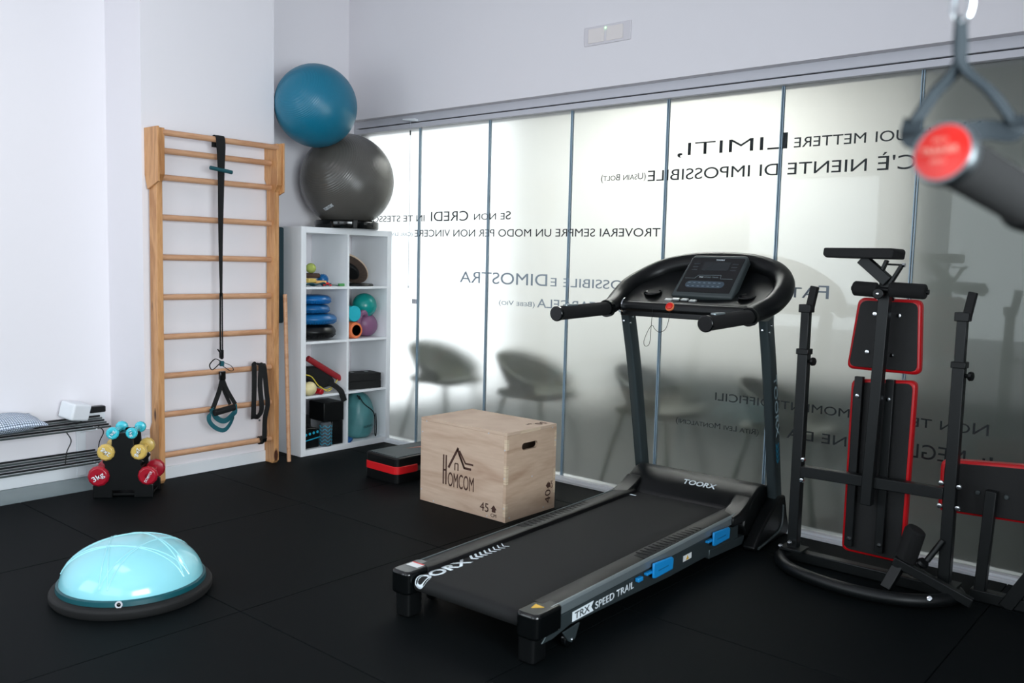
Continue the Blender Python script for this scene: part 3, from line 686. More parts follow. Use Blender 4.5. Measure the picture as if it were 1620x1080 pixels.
# side panel with slot
MPLYS = wood('plywood_side', '#b3937a', '#d6bca4', (1, 1.2, 7), .6, 1.0, 12)
hc = (.178, .362); hw, hh_ = S_, Z_-t
hole = rrect(.125, .036, .018, 8, *hc)
outer = []
for p, q in hole:
    dx, dz = p-hc[0], q-hc[1]; ts = []
    if dx > 1e-9: ts.append((hw-hc[0])/dx)
    if dx < -1e-9: ts.append(-hc[0]/dx)
    if dz > 1e-9: ts.append((hh_-hc[1])/dz)
    if dz < -1e-9: ts.append(-hc[1]/dz)
    k = min(ts); outer.append([hc[0]+dx*k, hc[1]+dz*k])
for c in ((0, 0), (hw, 0), (hw, hh_), (0, hh_)):
    i_ = min(range(len(outer)), key=lambda n: (outer[n][0]-c[0])**2+(outer[n][1]-c[1])**2); outer[i_] = list(c)
sd = M(); bm = sd.b
vv_ = [[bm.verts.new((x, p, q)) for p, q in L] for L in (outer, hole) for x in (-t, 0)]
n_o = len(outer)
for i_ in range(n_o):
    j_ = (i_+1) % n_o
    for a, b in ((0, 2), (1, 3), (0, 1), (2, 3)): sd.face([vv_[a][i_], vv_[a][j_], vv_[b][j_], vv_[b][i_]])
sd.build('side_panel', MPLYS, pb, smooth=False)
# finger joints
for a, b in ((.03, .10), (.19, .29), (.36, .42)): M().bx(-.016, .0006, -.0006, .016, a, b-.008).build('finger_joint', MPLYE, pb)
M().bx(0, .0006, .10, .26, Z_-.016, Z_-.001).build('finger_joint', MPLYE, pb)
for a, b in ((.08, .22), (.33, .42)): M().bx(0, .0006, S_-.016, S_+.0004, a, b-.01).build('finger_joint', MPLYE, pb)
scw = M()
for x, z in ((-.56, .43), (-.12, .43), (-.59, .37), (-.012, .36), (-.012, .22), (-.012, .07), (-.12, .012), (-.5, .012), (-.594, .06)): scw.lathe([(0, 0), (.004, 0), (.004, .0012), (0, .0012)], (x, 0, z), (0, -1, 0), 10)
for y, z in ((.03, .02), (.3, .02), (.36, .43), (.2, .2), (.386, .36)): scw.lathe([(0, 0), (.004, 0), (.004, .0012), (0, .0012)], (0, y, z), (1, 0, 0), 10)
scw.build('screw_heads', MALU, pb)
# logo (front panel, y=0 plane facing -Y): u=+x, v=+z
def fl(poly, nm='l'):
    b_ = M(); b_.prism(poly, (0, -.0011, 0), (1, 0, 0), (0, 0, 1), (0, .0008, 0)); return b_.build('mark', MBURN)
def strok(p, q, wd):
    p, q = Vector(p), Vector(q); d = (q-p).normalized(); n = Vector((-d.y, d.x))*wd/2
    return fl([tuple(p+n), tuple(p-n), tuple(q-n), tuple(q+n)])
k_ = []
ox, oz = -.43, .118
k_ += [strok((ox, oz), (ox, oz+.155), .009), strok((ox+.019, oz), (ox+.019, oz+.155), .009), strok((ox, oz+.075), (ox+.019, oz+.075), .009)]
k_ += [strok((ox+.036, oz+.092), (ox+.104, oz+.205), .013), strok((ox+.099, oz+.198), (ox+.150, oz+.105), .012), strok((ox+.145, oz+.108), (ox+.196, oz+.108), .012)]
k_ += [strok((ox+.106, oz+.178), (ox+.142, oz+.114), .0065), strok((ox+.112, oz+.192), (ox+.158, oz+.13), .009), strok((ox+.156, oz+.133), (ox+.21, oz+.133), .009)]
k_ += [strok((ox+.082, oz+.085), (ox+.082, oz+.122), .0065), strok((ox+.082, oz+.122), (ox+.104, oz+.122), .0065), strok((ox+.104, oz+.122), (ox+.104, oz+.085), .0065)]
lw = text('mark', 'OMCOM', MBURN, None, (ox+.034, -.0011, oz-.004), (1, 0, 0), (0, 0, 1), w=.182, h=.078, small=1, depth=.0004)
k_.append(lw)
k_.append(text('mark', '45', MBURN, None, (-.168, -.0011, .032), (1, 0, 0), (0, 0, 1), w=.058, h=.046, small=1, depth=.0004))
k_.append(text('mark', 'CM', MBURN, None, (-.094, -.0011, .014), (1, 0, 0), (0, 0, 1), w=.036, h=.018, small=1, depth=.0004))
k_.append(fl([(-.088, .038), (-.064, .038), (-.064, .052), (-.056, .052), (-.076, .074), (-.096, .052), (-.088, .052)]))
join_meshes('burnt_logo', k_, pb)
# side marks: rotated: text-up points to -y, reading upward
s_ = [text('mark', '40', MBURN, None, (.0011, .355, .035), (0, 0, 1), (0, -1, 0), w=.072, h=.046, small=1, depth=.0004),
      text('mark', 'CM', MBURN, None, (.0011, .372, .112), (0, 0, 1), (0, -1, 0), w=.036, h=.017, small=1, depth=.0004)]
bq = M(); bq.prism([(.352, .118), (.352, .142), (.338, .142), (.338, .150), (.316, .130), (.338, .110), (.338, .118)], (0.0003, 0, 0), (0, 1, 0), (0, 0, 1), (.0008, 0, 0)); s_.append(bq.build('mark', MBURN))
join_meshes('burnt_marking', s_, pb)
s_ = [text('mark', '50', MBURN, None, (-.075, .365, Z_+.0008), (0, -1, 0), (1, 0, 0), w=.07, h=.045, small=1, depth=.0004),
      text('mark', 'CM', MBURN, None, (-.09, .285, Z_+.0008), (0, -1, 0), (1, 0, 0), w=.036, h=.017, small=1, depth=.0004)]
join_meshes('burnt_marking', s_, pb)

# ------------------------------------------------------------------ balance dome
bo = thing('balance_dome', 'pale aqua half-ball balance trainer with black rim on the floor at the left', 'balance trainer', (-3.15, 1.525, 0))
M().lathe([(0, .004), (.255, .004), (.275, .0), (.284, .012), (.285, .03), (.28, .038), (.262, .042), (.25, .046), (0, .046)], n=72).build('base_ring', MBLKM, bo, bev=.002)
RD, HD = .252, .158
def dome(a, b, e=0):  # polar point: a azimuth, b elevation 0..pi/2
    cb = math.cos(b)**.92 if b < PI/2-1e-4 else 0
    return Vector(((RD+e)*cb*math.cos(a), (RD+e)*cb*math.sin(a), .05+(HD+e)*math.sin(b)**1.0))
bm = M(); bm.lathe([(0 if i == 24 else (RD*math.cos(PI/2*i/24)**.92), .05+HD*math.sin(PI/2*i/24)) for i in range(25)], n=96); bm.build('dome', MDOME, bo)
M().lathe([(.256, .040), (.262, .044), (.260, .060), (.252, .064), (.247, .060)], n=72).build('rim_band', MTEALB, bo)
def relief(pts):
    rb = M(); rb.tube([dome(math.atan2(y, x), math.acos(min(1, math.hypot(x, y))**(1/.92)) if math.hypot(x, y) > 1e-3 else PI/2-.001, .0003) for x, y in pts], .0028, 6); rb.build('raised_line', MDOMEL, bo)
for k in range(5):
    a0 = 2*PI*k/5+.4
    for da in (-.06, .06):
        A = Vector((math.cos(a0+da), math.sin(a0+da)))*.96; B = Vector((math.cos(a0+2*PI*2/5+da), math.sin(a0+2*PI*2/5+da)))*.96
        relief([tuple(A.lerp(B, i/24)) for i in range(25)])
M().ball(tuple(Vector((.258, 0, .052))), .0085, 16).build('air_plug', MBLKG, bo).rotation_euler = (0, 0, R(-36))
M().lathe([(.009, 0), (.0125, 0), (.0125, .004), (.009, .004)], (.258, 0, .052), (1, 0, .1), 20).build('plug_collar', MALU, bo).rotation_euler = (0, 0, R(-36))

# ------------------------------------------------------------------ dumbbell rack
DA = R(50)
dr = thing('dumbbell_rack', 'black moulded A-shaped rack holding six small dumbbells beside the wall bars', 'dumbbell rack', (-4.495, 2.155, 0), DA)
# local x: width (along the front), local -y: towards viewer
pr = [(-.17, 0), (-.06, 0), (-.06, .035), (.06, .035), (.06, 0), (.17, 0), (.17, .06), (.13, .075), (.105, .11), (.10, .16), (.115, .175), (.10, .19), (.075, .21), (.062, .25), (.06, .285), (.045, .315), (-.045, .315), (-.06, .285), (-.062, .25), (-.075, .21), (-.10, .19), (-.115, .175), (-.10, .16), (-.105, .11), (-.13, .075), (-.17, .06)]
pr = [(a*.88, b*1.09) for a, b in pr]
for y0 in (-.085, .072):
    M().prism(pr, (0, y0, 0), (1, 0, 0), (0, 0, 1), (0, .013, 0)).build('end_panel', MBLK, dr, bev=.003)
M().bx(-.14, .14, -.072, .072, .008, .02).build('crosspiece', MBLK, dr, bev=.002)
M().bx(-.04, .04, -.072, .072, .315, .33).build('crosspiece', MBLK, dr, bev=.002)
M().bx(-.08, .08, -.072, .072, .14, .152).build('crosspiece', MBLK, dr, bev=.002)
def dumbbell(m, r, hl, label, x, z, s, ang, txt):
    # axis along local y of the rack, front head towards -y
    c = Vector((x, 0, z)); rot = Matrix.Rotation(DA, 3, 'Z'); wl = rot@c+Vector((-4.495, 2.155, 0))
    rt = thing('dumbbell', label, 'dumbbell', tuple(wl), DA, 'coated dumbbells in the black rack')
    hd = [(0, 0), (r*.80, 0), (r*.97, hl*.22), (r, hl*.5), (r*.93, hl*.85), (r*.55, hl), (.011, hl*1.03), (0, hl*1.03)]
    for sg, y in ((-1, -.102), (1, .102)):
        M().lathe([(a, -hh) for a, hh in hd], (0, y, 0), (0, sg, 0), 12).build('head', m, rt, bev=.002, ang=20)
    M().cyl((0, -.102-.0, 0), (0, .102, 0), .013, n=16).build('handle', m, rt)
    U = Vector((math.cos(ang), 0, math.sin(ang))); V = Vector((-math.sin(ang), 0, math.cos(ang)))
    cc = Vector((0, -.1036, 0))-V*r*.25
    text('weight_mark', txt, MWHP, rt, cc, U, V, w=r*1.25 if len(txt) > 4 else r*1.15, h=r*.5 if len(txt) < 5 else r*.26, small=0, depth=.0005, align='C', bold=.01)
    return rt
def kg(s): return s
dumbbell(MAQ, .033, .032, 'light aqua dumbbell on the top left of the rack', -.046, .343, 1, R(60), '1kg')
dumbbell(MAQ, .030, .030, 'light aqua dumbbell on the top right of the rack', .048, .343, 1, R(-70), '1kg')
dumbbell(MYEL, .045, .038, 'mustard yellow dumbbell on the left middle of the rack', -.080, .243, 1, R(150), '2kg')
dumbbell(MYEL, .042, .036, 'mustard yellow dumbbell on the right middle of the rack', .082, .243, 1, R(-100), '2kg')
dumbbell(MCRIM, .055, .042, 'dark red dumbbell marked 3 kg at the lower left of the rack', -.118, .117, 1, R(32), '3kg')
dumbbell(MCRIM, .051, .040, 'dark red dumbbell with white maker mark at the lower right of the rack', .124, .117, 1, R(60), 'DOMYOS')

# ------------------------------------------------------------------ shoe rack on the left wall
sr = thing('shoe_rack', 'two-tier wall rack of thin black metal rods along the left wall', 'shoe rack', (XL, 1.6, 0))
for zt, y1 in ((.30, .655), (.105, .625)):
    for k in range(6):
        xx = .03+.036*k; zz = zt+.035-.0065*k
        M().cyl((xx, -1.2, zz), (xx, y1-.004*k+ .0, zz), .0055, n=10).build('rod', MSTEEL if k % 2 == 0 else mat('rod_grey', '#5a6261', .35, metal=.6), sr)
for yy in (.53, -.9):
    M().bx(.001, .019, yy, yy+.05, .0, .345).build('wall_plate', MTRIM, sr, bev=.002)
    for zt in (.30, .105):
        M().prism([(0, zt-.05), (.02, zt-.05), (.22, zt-.008), (.22, zt+.0), (0, zt+.028)], (0, yy+.02, 0), (1, 0, 0), (0, 0, 1), (0, .008, 0)).build('bracket', MTRIM, sr, bev=.001)
cu = M()
n = 14
gridv = {}
for s_g in (1, -1):
    for i in range(n+1):
        for j in range(n+1):
            u, v = i/n*2-1, j/n*2-1
            hgt = .038*(1-u**4)*(1-v**4)*s_g + .003*math.sin(7*u+3*v)
            gridv[(s_g, i, j)] = cu.b.verts.new((u*.11, v*.20, hgt))
for s_g in (1, -1):
    for i in range(n):
        for j in range(n): cu.face([gridv[(s_g, i, j)], gridv[(s_g, i+1, j)], gridv[(s_g, i+1, j+1)], gridv[(s_g, i, j+1)]])
bmesh.ops.remove_doubles(cu.b, verts=cu.b.verts, dist=.0005)
o = one(cu, 'cushion', MCHECK, 'blue and white checked cushion on the upper shelf of the wall rack', 'cushion', (XL+.135, 1.69, .372)); o.rotation_euler = (0, R(9), R(4))
o = one(M().box((0, 0, .055), (.11, .12, .095)), 'junction_box', MTRIM, 'white square box tilted on the upper tier of the wall rack', 'box', (XL+.075, 2.085, .335), bev=.012, seg=4); o.rotation_euler = (R(-10), R(8), R(18))
ad = thing('power_adapter', 'black plug-in power adapter in the wall socket beside the pillar', 'power adapter', (XL, 2.235, .375))
M().bx(.012, .058, -.045, .045, -.016, .02).build('body', MBLK, ad, bev=.006)
M().tube([(.04, -.045, 0), (.05, -.075, -.02), (.06, -.09, -.045), (.08, -.12, -.06), (.10, -.16, -.055)], .0035, 8, smooth=5).build('cable', MBLKM, ad)
so = thing('wall_socket', 'white wall socket plate below the black power adapter', 'socket', (XL, 2.24, .33))
M().prism(rrect(.11, .075, .006), (0, 0, 0), (0, 1, 0), (0, 0, 1), (.01, 0, 0)).build('plate', MTRIM, so, bev=.002)
one(M().tube([(0, 0, 0), (.01, .02, -.05), (.0, .0, -.11), (0, -.01, -.18)], .0028, 8, smooth=6), 'cable', MBLKM, 'thin black cable dangling between the two tiers of the wall rack', 'cable', (XL+.16, 2.015, .29))
one(M().tube([(0, 0, 0), (.01, .03, -.04), (.0, .01, -.10), (0, .0, -.18)], .0028, 8, smooth=6), 'cable', MBLKM, 'thin black cable hanging beside the wall plate at the rack end', 'cable', (XL+.12, 2.20, .30))

# ------------------------------------------------------------------ treadmill
tm = thing('treadmill', 'black and grey folding treadmill with blue clips standing by the glass', 'treadmill', (-1.968, 2.017, 0), R(2.16))
SL = .0048    # slope of the deck per metre
for s in (-1, 1):
    rl = M()
    rl.prism([(.235, .166), (.245, .172), (.31, .168), (.322, .160), (.322, .135), (.30, .130), (.235, .130)], (0, .15, 0), (s, 0, 0), (0, 0, 1), (0, 1.47, .007))
    rl_o = rl.build('side_rail', MBRN, tm, bev=.002)
    M().prism([(.3205, .132), (.3245, .135), (.3245, .163), (.316, .1695), (.312, .1705), (.312, .1685)], (0, .15, 0), (s, 0, 0), (0, 0, 1), (0, 1.45, .007)).build('silver_trim', MSIL, rl_o)
    gp = M()
    for k in range(15): gp.box((s*.275, .80+k*.032, .1745), (.05, .010, .003), (0, 0, s*12))
    gp.box((s*.276, 1.02, .1725), (.064, .52, .003)); gp.build('grip_pad', MBLKM, rl_o)
    # frame
    fr_ = M().prism([(.10, .06), (.18, .125), (1.60, .135), (1.60, .045), (.95, .05), (.26, .075), (.16, .058)], (s*.303-.012, 0, 0), (0, 1, 0), (0, 0, 1), (.024, 0, 0))
    fr_.build('frame_side', MGREY if s > 0 else MGREY, tm, bev=.003)
    # rear cap
    cp = M(); cp.prism(rrect(.092, .15, .025, 5), (s*.285, .125, .085), (1, 0, 0), (0, 1, 0), (0, 0, .085)); cpo = cp.build('rear_cap', MBLKG, tm, bev=.010, seg=3)
    M().prism(rrect(.066, .075, .012, 4), (s*.279, .098, .004), (1, 0, 0), (0, 1, 0), (0, 0, .09)).build('foot', MBLK, cpo, bev=.004)
    # transport wheel
    wv = M().prism([(.20, .07), (.30, .075), (.275, .028), (.255, .02), (.235, .03)], (s*.322, 0, 0), (0, 1, 0), (0, 0, 1), (s*.006, 0, 0)).build('wheel_bracket', MGREY, tm, bev=.002)
    M().lathe([(.008, -.009), (.024, -.010), (.029, -.006), (.029, .006), (.024, .010), (.008, .009)], (s*.310, .255, .0295), (1, 0, 0), 28).build('wheel', MBLKG, wv)
    M().lathe([(0, 0), (.006, 0), (.0045, .004), (0, .005)], (s*.328, .255, .030), (s, 0, 0), 12).build('bolt', MCHR, wv)
# belt
bl = M()
pts = [(1.70, .160), (.13, .152)] + [(.105-.030*math.sin(a), .124+.028*math.cos(a)) for a in [PI*k/10 for k in range(0, 11)]] + [(1.70, .098)]
bl.prism(pts, (-.232, 0, 0), (0, 1, 0), (0, 0, 1), (.464, 0, 0)); belt = bl.build('belt', MBELT, tm)
bt = text('belt_lettering', 'OORX', MWHP, belt, (-.183, .052, .1528), (0, 1, .004), (-1, 0, 0), w=.285, h=.048, small=1, depth=.0005, bold=.03)
for q in bt.data.vertices:      # the first letter runs over the roller
    if q.co.y < .105:
        a_ = (.105-q.co.y)/.0300; q.co.y = .105-.0322*math.sin(a_); q.co.z = .124+.0300*math.cos(a_)
ch = M()
for k in range(8):
    y = .352+k*.0275; w_ = .0125-.0010*k
    ch.prism([(y, -.206), (y+.014, -.188), (y+.014+w_, -.188), (y+w_, -.206), (y+.020+w_, -.232), (y+.020, -.232)], (0, 0, .1533+.0001*k), (0, 1, .0048), (1, 0, 0), (0, 0, .0006))
ch.build('belt_chevrons', MWHP, belt)
text('belt_lettering', 'T', MWHP, belt, (-.205, 1.545, .1600), (0, 1, .004), (-1, 0, 0), w=.05, h=.05, small=1, depth=.0005, bold=.03)
M().box((-.285, .135, .1712), (.055, .04, .0012)).build('warning_sticker', MPAPER, tm)
M().box((-.285, .151, .1722), (.055, .007, .0008)).build('sticker_stripe', MREDP, tm)
M().prism([(.27, .10), (.30, .13), (.262, .135)], (0, 0, .1702), (1, 0, 0), (0, 1, 0), (0, 0, .001)).build('warning_triangle', MYS, tm)
# motor hood
hd = M()
prof = [(1.62, .10), (1.64, .168), (1.70, .215), (1.77, .252), (1.83, .262), (1.90, .245), (1.955, .19), (1.97, .10), (1.96, .045), (1.66, .05)]
hd.prism(prof, (-.335, 0, 0), (0, 1, 0), (0, 0, 1), (.67, 0, 0))
hood = hd.build('motor_hood', MBLK, tm, bev=.014, seg=3)
M().prism([(-.24, 1.665), (.20, 1.665), (.255, 1.80), (-.20, 1.80)], (0, 0, -.9999*0), (1, 0, 0), (0, 1, 0), (0, 0, .0001)).build('hood_inset', MBLKM, hood).location = (0, 0, -.0)
bpy.data.objects.remove(hood.children[0])
text('hood_lettering', 'TOORX', MWHP, hood, (.055, 1.712, .2268), (1, 0, 0), (0, .88, .5), w=.17, h=.032, small=1, depth=.0012, align='C', bold=.02)
for s in (-1, 1):
    M().prism([(1.50, .128), (1.66, .13), (1.70, .23), (1.64, .20), (1.57, .178), (1.50, .172)], (s*.29-.04, 0, 0), (0, 1, 0), (0, 0, 1), (.085, 0, 0)).build('hood_wing', MBLK, hood, bev=.008)
# base side covers with slot
for s in (-1, 1):
    cv = M().prism([(1.62, .0), (2.0, .0), (2.02, .03), (1.985, .10), (1.95, .20), (1.885, .205), (1.82, .17), (1.70, .10), (1.60, .02)], (s*.365-.03, 0, 0), (0, 1, 0), (0, 0, 1), (.06, 0, 0)).build('base_cover', MBLK, tm, bev=.010, seg=3)
    M().tube([(s*.397, 1.64, .012), (s*.397, 1.82, .03), (s*.397, 1.90, .05), (s*.397, 1.92, .09), (s*.397, 1.92, .16)], .006, 8, smooth=6).build('trim_line', MDGREY, cv)
M().bx(-.33, .33, 1.90, 1.97, .004, .05).build('base_crossbar', MGREY, tm, bev=.004)
for s in (-1, 1): M().beam((s*.305, 1.30, .055), (s*.305, 1.66, .035), .03, .04).build('lift_link', MGREY, tm, bev=.003)
# uprights
UP = [(1.915, .15), (1.88, .30), (1.825, .55), (1.765, .80), (1.69, 1.052)]
for s in (-1, 1):
    P = cr([(0, a, b) for a, b in UP], 6); b_ = M(); rings = []
    for i, p in enumerate(P):
        d = (P[min(i+1, len(P)-1)]-P[max(i-1, 0)]).normalized(); n_ = Vector((1, 0, 0)).cross(d)
        ring = []
        for a_, c_ in rrect(.046, .078, .012, 4): ring.append(b_.b.verts.new(Vector((s*.358, 0, 0))+p+Vector((1, 0, 0))*a_+n_*c_))
        rings.append(ring)
    for A, B in zip(rings, rings[1:]):
        for i in range(len(A)): b_.face([A[i], A[(i+1) % len(A)], B[(i+1) % len(A)], B[i]])
    b_.face(rings[0]); b_.face(rings[-1])
    uo = b_.build('upright', MGREY, tm)
    for zz, yy in ((.99, 1.68), (1.02, 1.70)): M().lathe([(0, 0), (.007, 0), (.005, .004), (0, .005)], (s*.358+.0235, yy, zz), (1, 0, 0), 12).build('bolt', MCHR, uo)
    for zz, yy in ((1.00, 1.658),): M().lathe([(0, 0), (.007, 0), (.005, .004), (0, .005)], (s*.358, yy, zz), (0, -1, 0), 12).build('bolt', MCHR, uo)
    if s > 0:
        text('upright_lettering', 'TOORX', mat('pale_outline', '#a9c4cc', .5), uo, (.3815, 1.757, .785), (0, .235, -.97), (0, .97, .235), w=.30, h=.036, small=1, depth=.001)
        cvv = M()
        for k in range(4):
            z0 = .455-.024*k; y0 = 1.842+.006*k
            cvv.prism([(y0-.016, z0), (y0, z0-.018), (y0+.016, z0), (y0+.016, z0+.012), (y0, z0-.006), (y0-.016, z0+.012)], (.3815, 0, 0), (0, 1, 0), (0, 0, 1), (.001, 0, 0))
        cvv.build('blue_chevrons', mat('petrol_blue', '#127a9c', .4), uo)
# upper console body
tray = M()
tr = [(-.33, 1.575, 1.062), (.33, 1.575, 1.062), (.375, 1.68, 1.115), (.35, 1.86, 1.205), (.20, 1.96, 1.265), (-.20, 1.96, 1.265), (-.35, 1.86, 1.205), (-.375, 1.68, 1.115)]
va = [tray.b.verts.new(Vector(p)+Vector((0, 0, .012))) for p in tr]; vb = [tray.b.verts.new(Vector(p)-Vector((0, 0, .03))) for p in tr]
cA = tray.b.verts.new((0, 1.75, 1.125)); cB = tray.b.verts.new((0, 1.75, 1.075))
for i in range(8):
    j = (i+1) % 8; tray.face([va[i], va[j], cA]); tray.face([vb[j], vb[i], cB]); tray.face([va[j], va[i], vb[i], vb[j]])
tray.build('tray', MBLK, tm, bev=.004)
M().beam((-.345, 1.595, 1.078), (.345, 1.595, 1.078), .055, .050).build('front_bar', MBLK, tm, bev=.018, seg=4)
AR = [(.36, 1.49, 1.068), (.368, 1.56, 1.083), (.395, 1.66, 1.115), (.40, 1.76, 1.165), (.365, 1.86, 1.215), (.29, 1.935, 1.262), (.16, 1.975, 1.292), (0, 1.985, 1.30)]
full = AR + [(-x, y, z) for x, y, z in AR[-2::-1]]
M().tube(full, lambda q: .037+.015*math.sin(PI*q), 20, smooth=6).build('arch', MBLK, tm)
for s in (-1, 1):
    h_ = M().tube([(s*.36, 1.085, 1.052), (s*.36, 1.12, 1.055), (s*.36, 1.30, 1.060), (s*.36, 1.50, 1.066)], lambda q: .032, 18, smooth=4).build('hand_grip', MFOAM, tm)
    M().tube([(s*.36, 1.075, 1.052), (s*.36, 1.095, 1.053)], .034, 20).build('end_cap', MBLKG, h_, bev=.004)
    for dx in (-.008, .008): pass
    M().prism(rrect(.026, .10, .012, 5, s*.36, 1.19), (0, 0, 1.084), (1, 0, 0), (0, 1, 0), (0, 0, .009)).build('pulse_sensor', MSIL, h_, bev=.002)
    M().lathe([(.0395, -.012), (.0415, -.012), (.0415, .012), (.0395, .012)], (s*.36, 1.50, 1.066), (0, 1, .05), 28).build('collar', MBLKG, h_)
    M().lathe([(.030, 0), (.042, 0), (.045, .006), (.042, .010), (.034, .008), (.030, 0)], (s*.245, 1.735, 1.139), (0, -.25, 1), 28).build('cup_holder', MBLKG, tm)
    M().lathe([(0, .0), (.033, .0), (.033, .001), (0, .001)], (s*.245, 1.735, 1.139), (0, -.25, 1), 28).build('cup_well', MDK, tm)
    M().bx(s*.05+s*.02, s*.30, 1.612, 1.632, 1.098, 1.104).build('slot', MDK, tm)
M().lathe([(.0395, -.003), (.0405, -.003), (.0405, .003), (.0395, .003)], (-.315, 1.595, 1.078), (1, 0, 0), 28).build('chrome_ring', MCHR, tm)
# console face
CB = Vector((.02, 1.715, 1.138)); CT = Vector((.03, 1.90, 1.335)); up = (CT-CB); hgt = up.length; up.normalize(); rt_ = Vector((1, 0, 0)); nn = rt_.cross(up)   # normal towards the runner
pn = [(-.158, 0), (.158, -.004), (.148, hgt*.93), (.135, hgt), (-.135, hgt), (-.148, hgt*.93)]
con = M().prism(pn, CB-nn*.045, rt_, up, nn*.045).build('console', MDGREY, tm, bev=.010, seg=3)
def cpan(u0, u1, v0, v1, name, m, t0=.0, t1=.001, rad=.006, par=con):
    return M().prism(rrect(u1-u0, v1-v0, rad, 5, (u0+u1)/2, (v0+v1)/2), CB+nn*t0, rt_, up, nn*(t1-t0)).build(name, m, par)
cpan(-.136, .136, .022, hgt-.022, 'face_plate', MPANEL, -.002, .0012)
cpan(-.065, .075, .165, .222, 'display', MSCR, .001, .002)
cpan(-.108, .092, .052, .095, 'key_band', MKEY, .001, .002, .021)
kk = M()
for r_ in range(2):
    for c_ in range(7): kk.prism(rrect(.012, .003, .001, 2, -.09+c_*.026, .062+.021*r_), CB+nn*.002, rt_, up, nn*.0006)
kk.build('key_marks', mat('key_print', '#8795a0', .5), con)
ln = M()
for (a, b), (c, d) in (((-.125, .112), (-.075, .112)), ((-.075, .112), (-.062, .132)), ((-.062, .132), (.055, .135)), ((.055, .135), (.058, .112)), ((.058, .112), (.12, .112))):
    p0 = CB+rt_*a+up*b+nn*.002; p1 = CB+rt_*c+up*d+nn*.002; ln.beam(p0, p1, .0012, .0014, nn)
ln.build('outline', MSIL, con)
text('console_lettering', 'TOORX', MWHP, con, CB+rt_*.012+up*.232+nn*.0014, rt_, up, w=.045, h=.008, small=1, depth=.0004, align='C', bold=.02)
text('console_lettering', 'TRX', MWHP, con, CB+rt_*(-.056)+up*.118+nn*.0014, rt_, up, w=.024, h=.007, small=1, depth=.0004, bold=.02)
text('console_lettering', 'SPEED TRAIL', mat('dim_print', '#7f8b90', .5), con, CB+rt_*(-.028)+up*.118+nn*.0014, rt_, up, w=.075, h=.007, small=1, depth=.0004)
for i in range(3):
    for s in (-1, 1): cpan(*(sorted((s*.115, s*.085))), .165+.02*i, .172+.02*i, 'indicator', mat('dim_key', '#2a3136', .4), .001, .0016, .002)
for k, x in enumerate((-.115, -.075, -.030, .012)):
    M().box((x, 1.655, 1.116+.004*(k in (1, 2))), (.034, .022, .008), (14, 0, 8 if k < 2 else -8)).build('quick_key', MKEY2, tm, bev=.002)
M().lathe([(0, 0), (.022, 0), (.022, .006), (.019, .009), (.0, .009)], (-.06, 1.572, 1.085), (0, -.85, .5), 28).build('button_ring', MORG, tm)
M().lathe([(0, .006), (.0165, .006), (.017, .014), (.012, .018), (0, .019)], (-.06, 1.572, 1.085), (0, -.85, .5), 28).build('stop_button', MREDB, tm)
M().tube([(-.055, 1.565, 1.075), (-.06, 1.56, 1.02), (-.075, 1.56, .98), (-.105, 1.56, .965), (-.130, 1.56, .978), (-.145, 1.56, .995), (-.165, 1.56, .97), (-.185, 1.56, .92), (-.180, 1.56, .895), (-.160, 1.56, .90), (-.152, 1.56, .93), (-.150, 1.56, .99), (-.150, 1.57, 1.09)], .0013, 6, smooth=6).build('safety_cord', MBLKM, tm)
# blue levers
for y0, y1 in ((.775, .93), (1.29, 1.45)):
    c_ = M().prism([(y0, .099), (y0+.02, .094), (y1, .094), (y1+.004, .138), (y1-.01, .147), (y0, .156)], (.332, 0, 0), (0, 1, 0), (0, 0, 1), (.010, 0, 0)).build('blue_lever', MBLUE, tm, bev=.004)
    M().bx(.318, .334, y0-.035, y0+.02, .116, .126).build('lever_arm', MBLUE, c_, bev=.002)
    M().bx(.3415, .3425, y0+.035, y1-.04, .118, .122).build('embossed_line', mat('dark_blue', '#12679c', .4), c_)
M().bx(.318, .335, .675, .71, .108, .124).build('blue_catch', MBLUE, tm, bev=.003)
# side lettering
M().prism([(.27, .082), (.40, .082), (.385, .100), (.40, .118), (.27, .116)], (.3158, 0, 0), (0, 1, 0), (0, 0, 1), (.0008, 0, 0)).build('name_plate', MWHP, tm)
text('plate_lettering', 'TRX', MGREY, tm, (.3170, .283, .087), (0, 1, .02), (0, 0, 1), w=.092, h=.025, small=1, depth=.0006, bold=.01)
text('side_lettering', 'SPEED TRAIL', MWHP, tm, (.3155, .412, .083), (0, 1, .01), (0, 0, 1), w=.262, h=.027, small=1, depth=.0006, bold=.015)
M().box((.3162, 1.10, .094), (.001, .072, .024)).build('warning_label', MPAPER, tm)
M().prism([(1.087, .085), (1.113, .085), (1.10, .103)], (.3168, 0, 0), (0, 1, 0), (0, 0, 1), (.0006, 0, 0)).build('warning_triangle', MYS, tm)

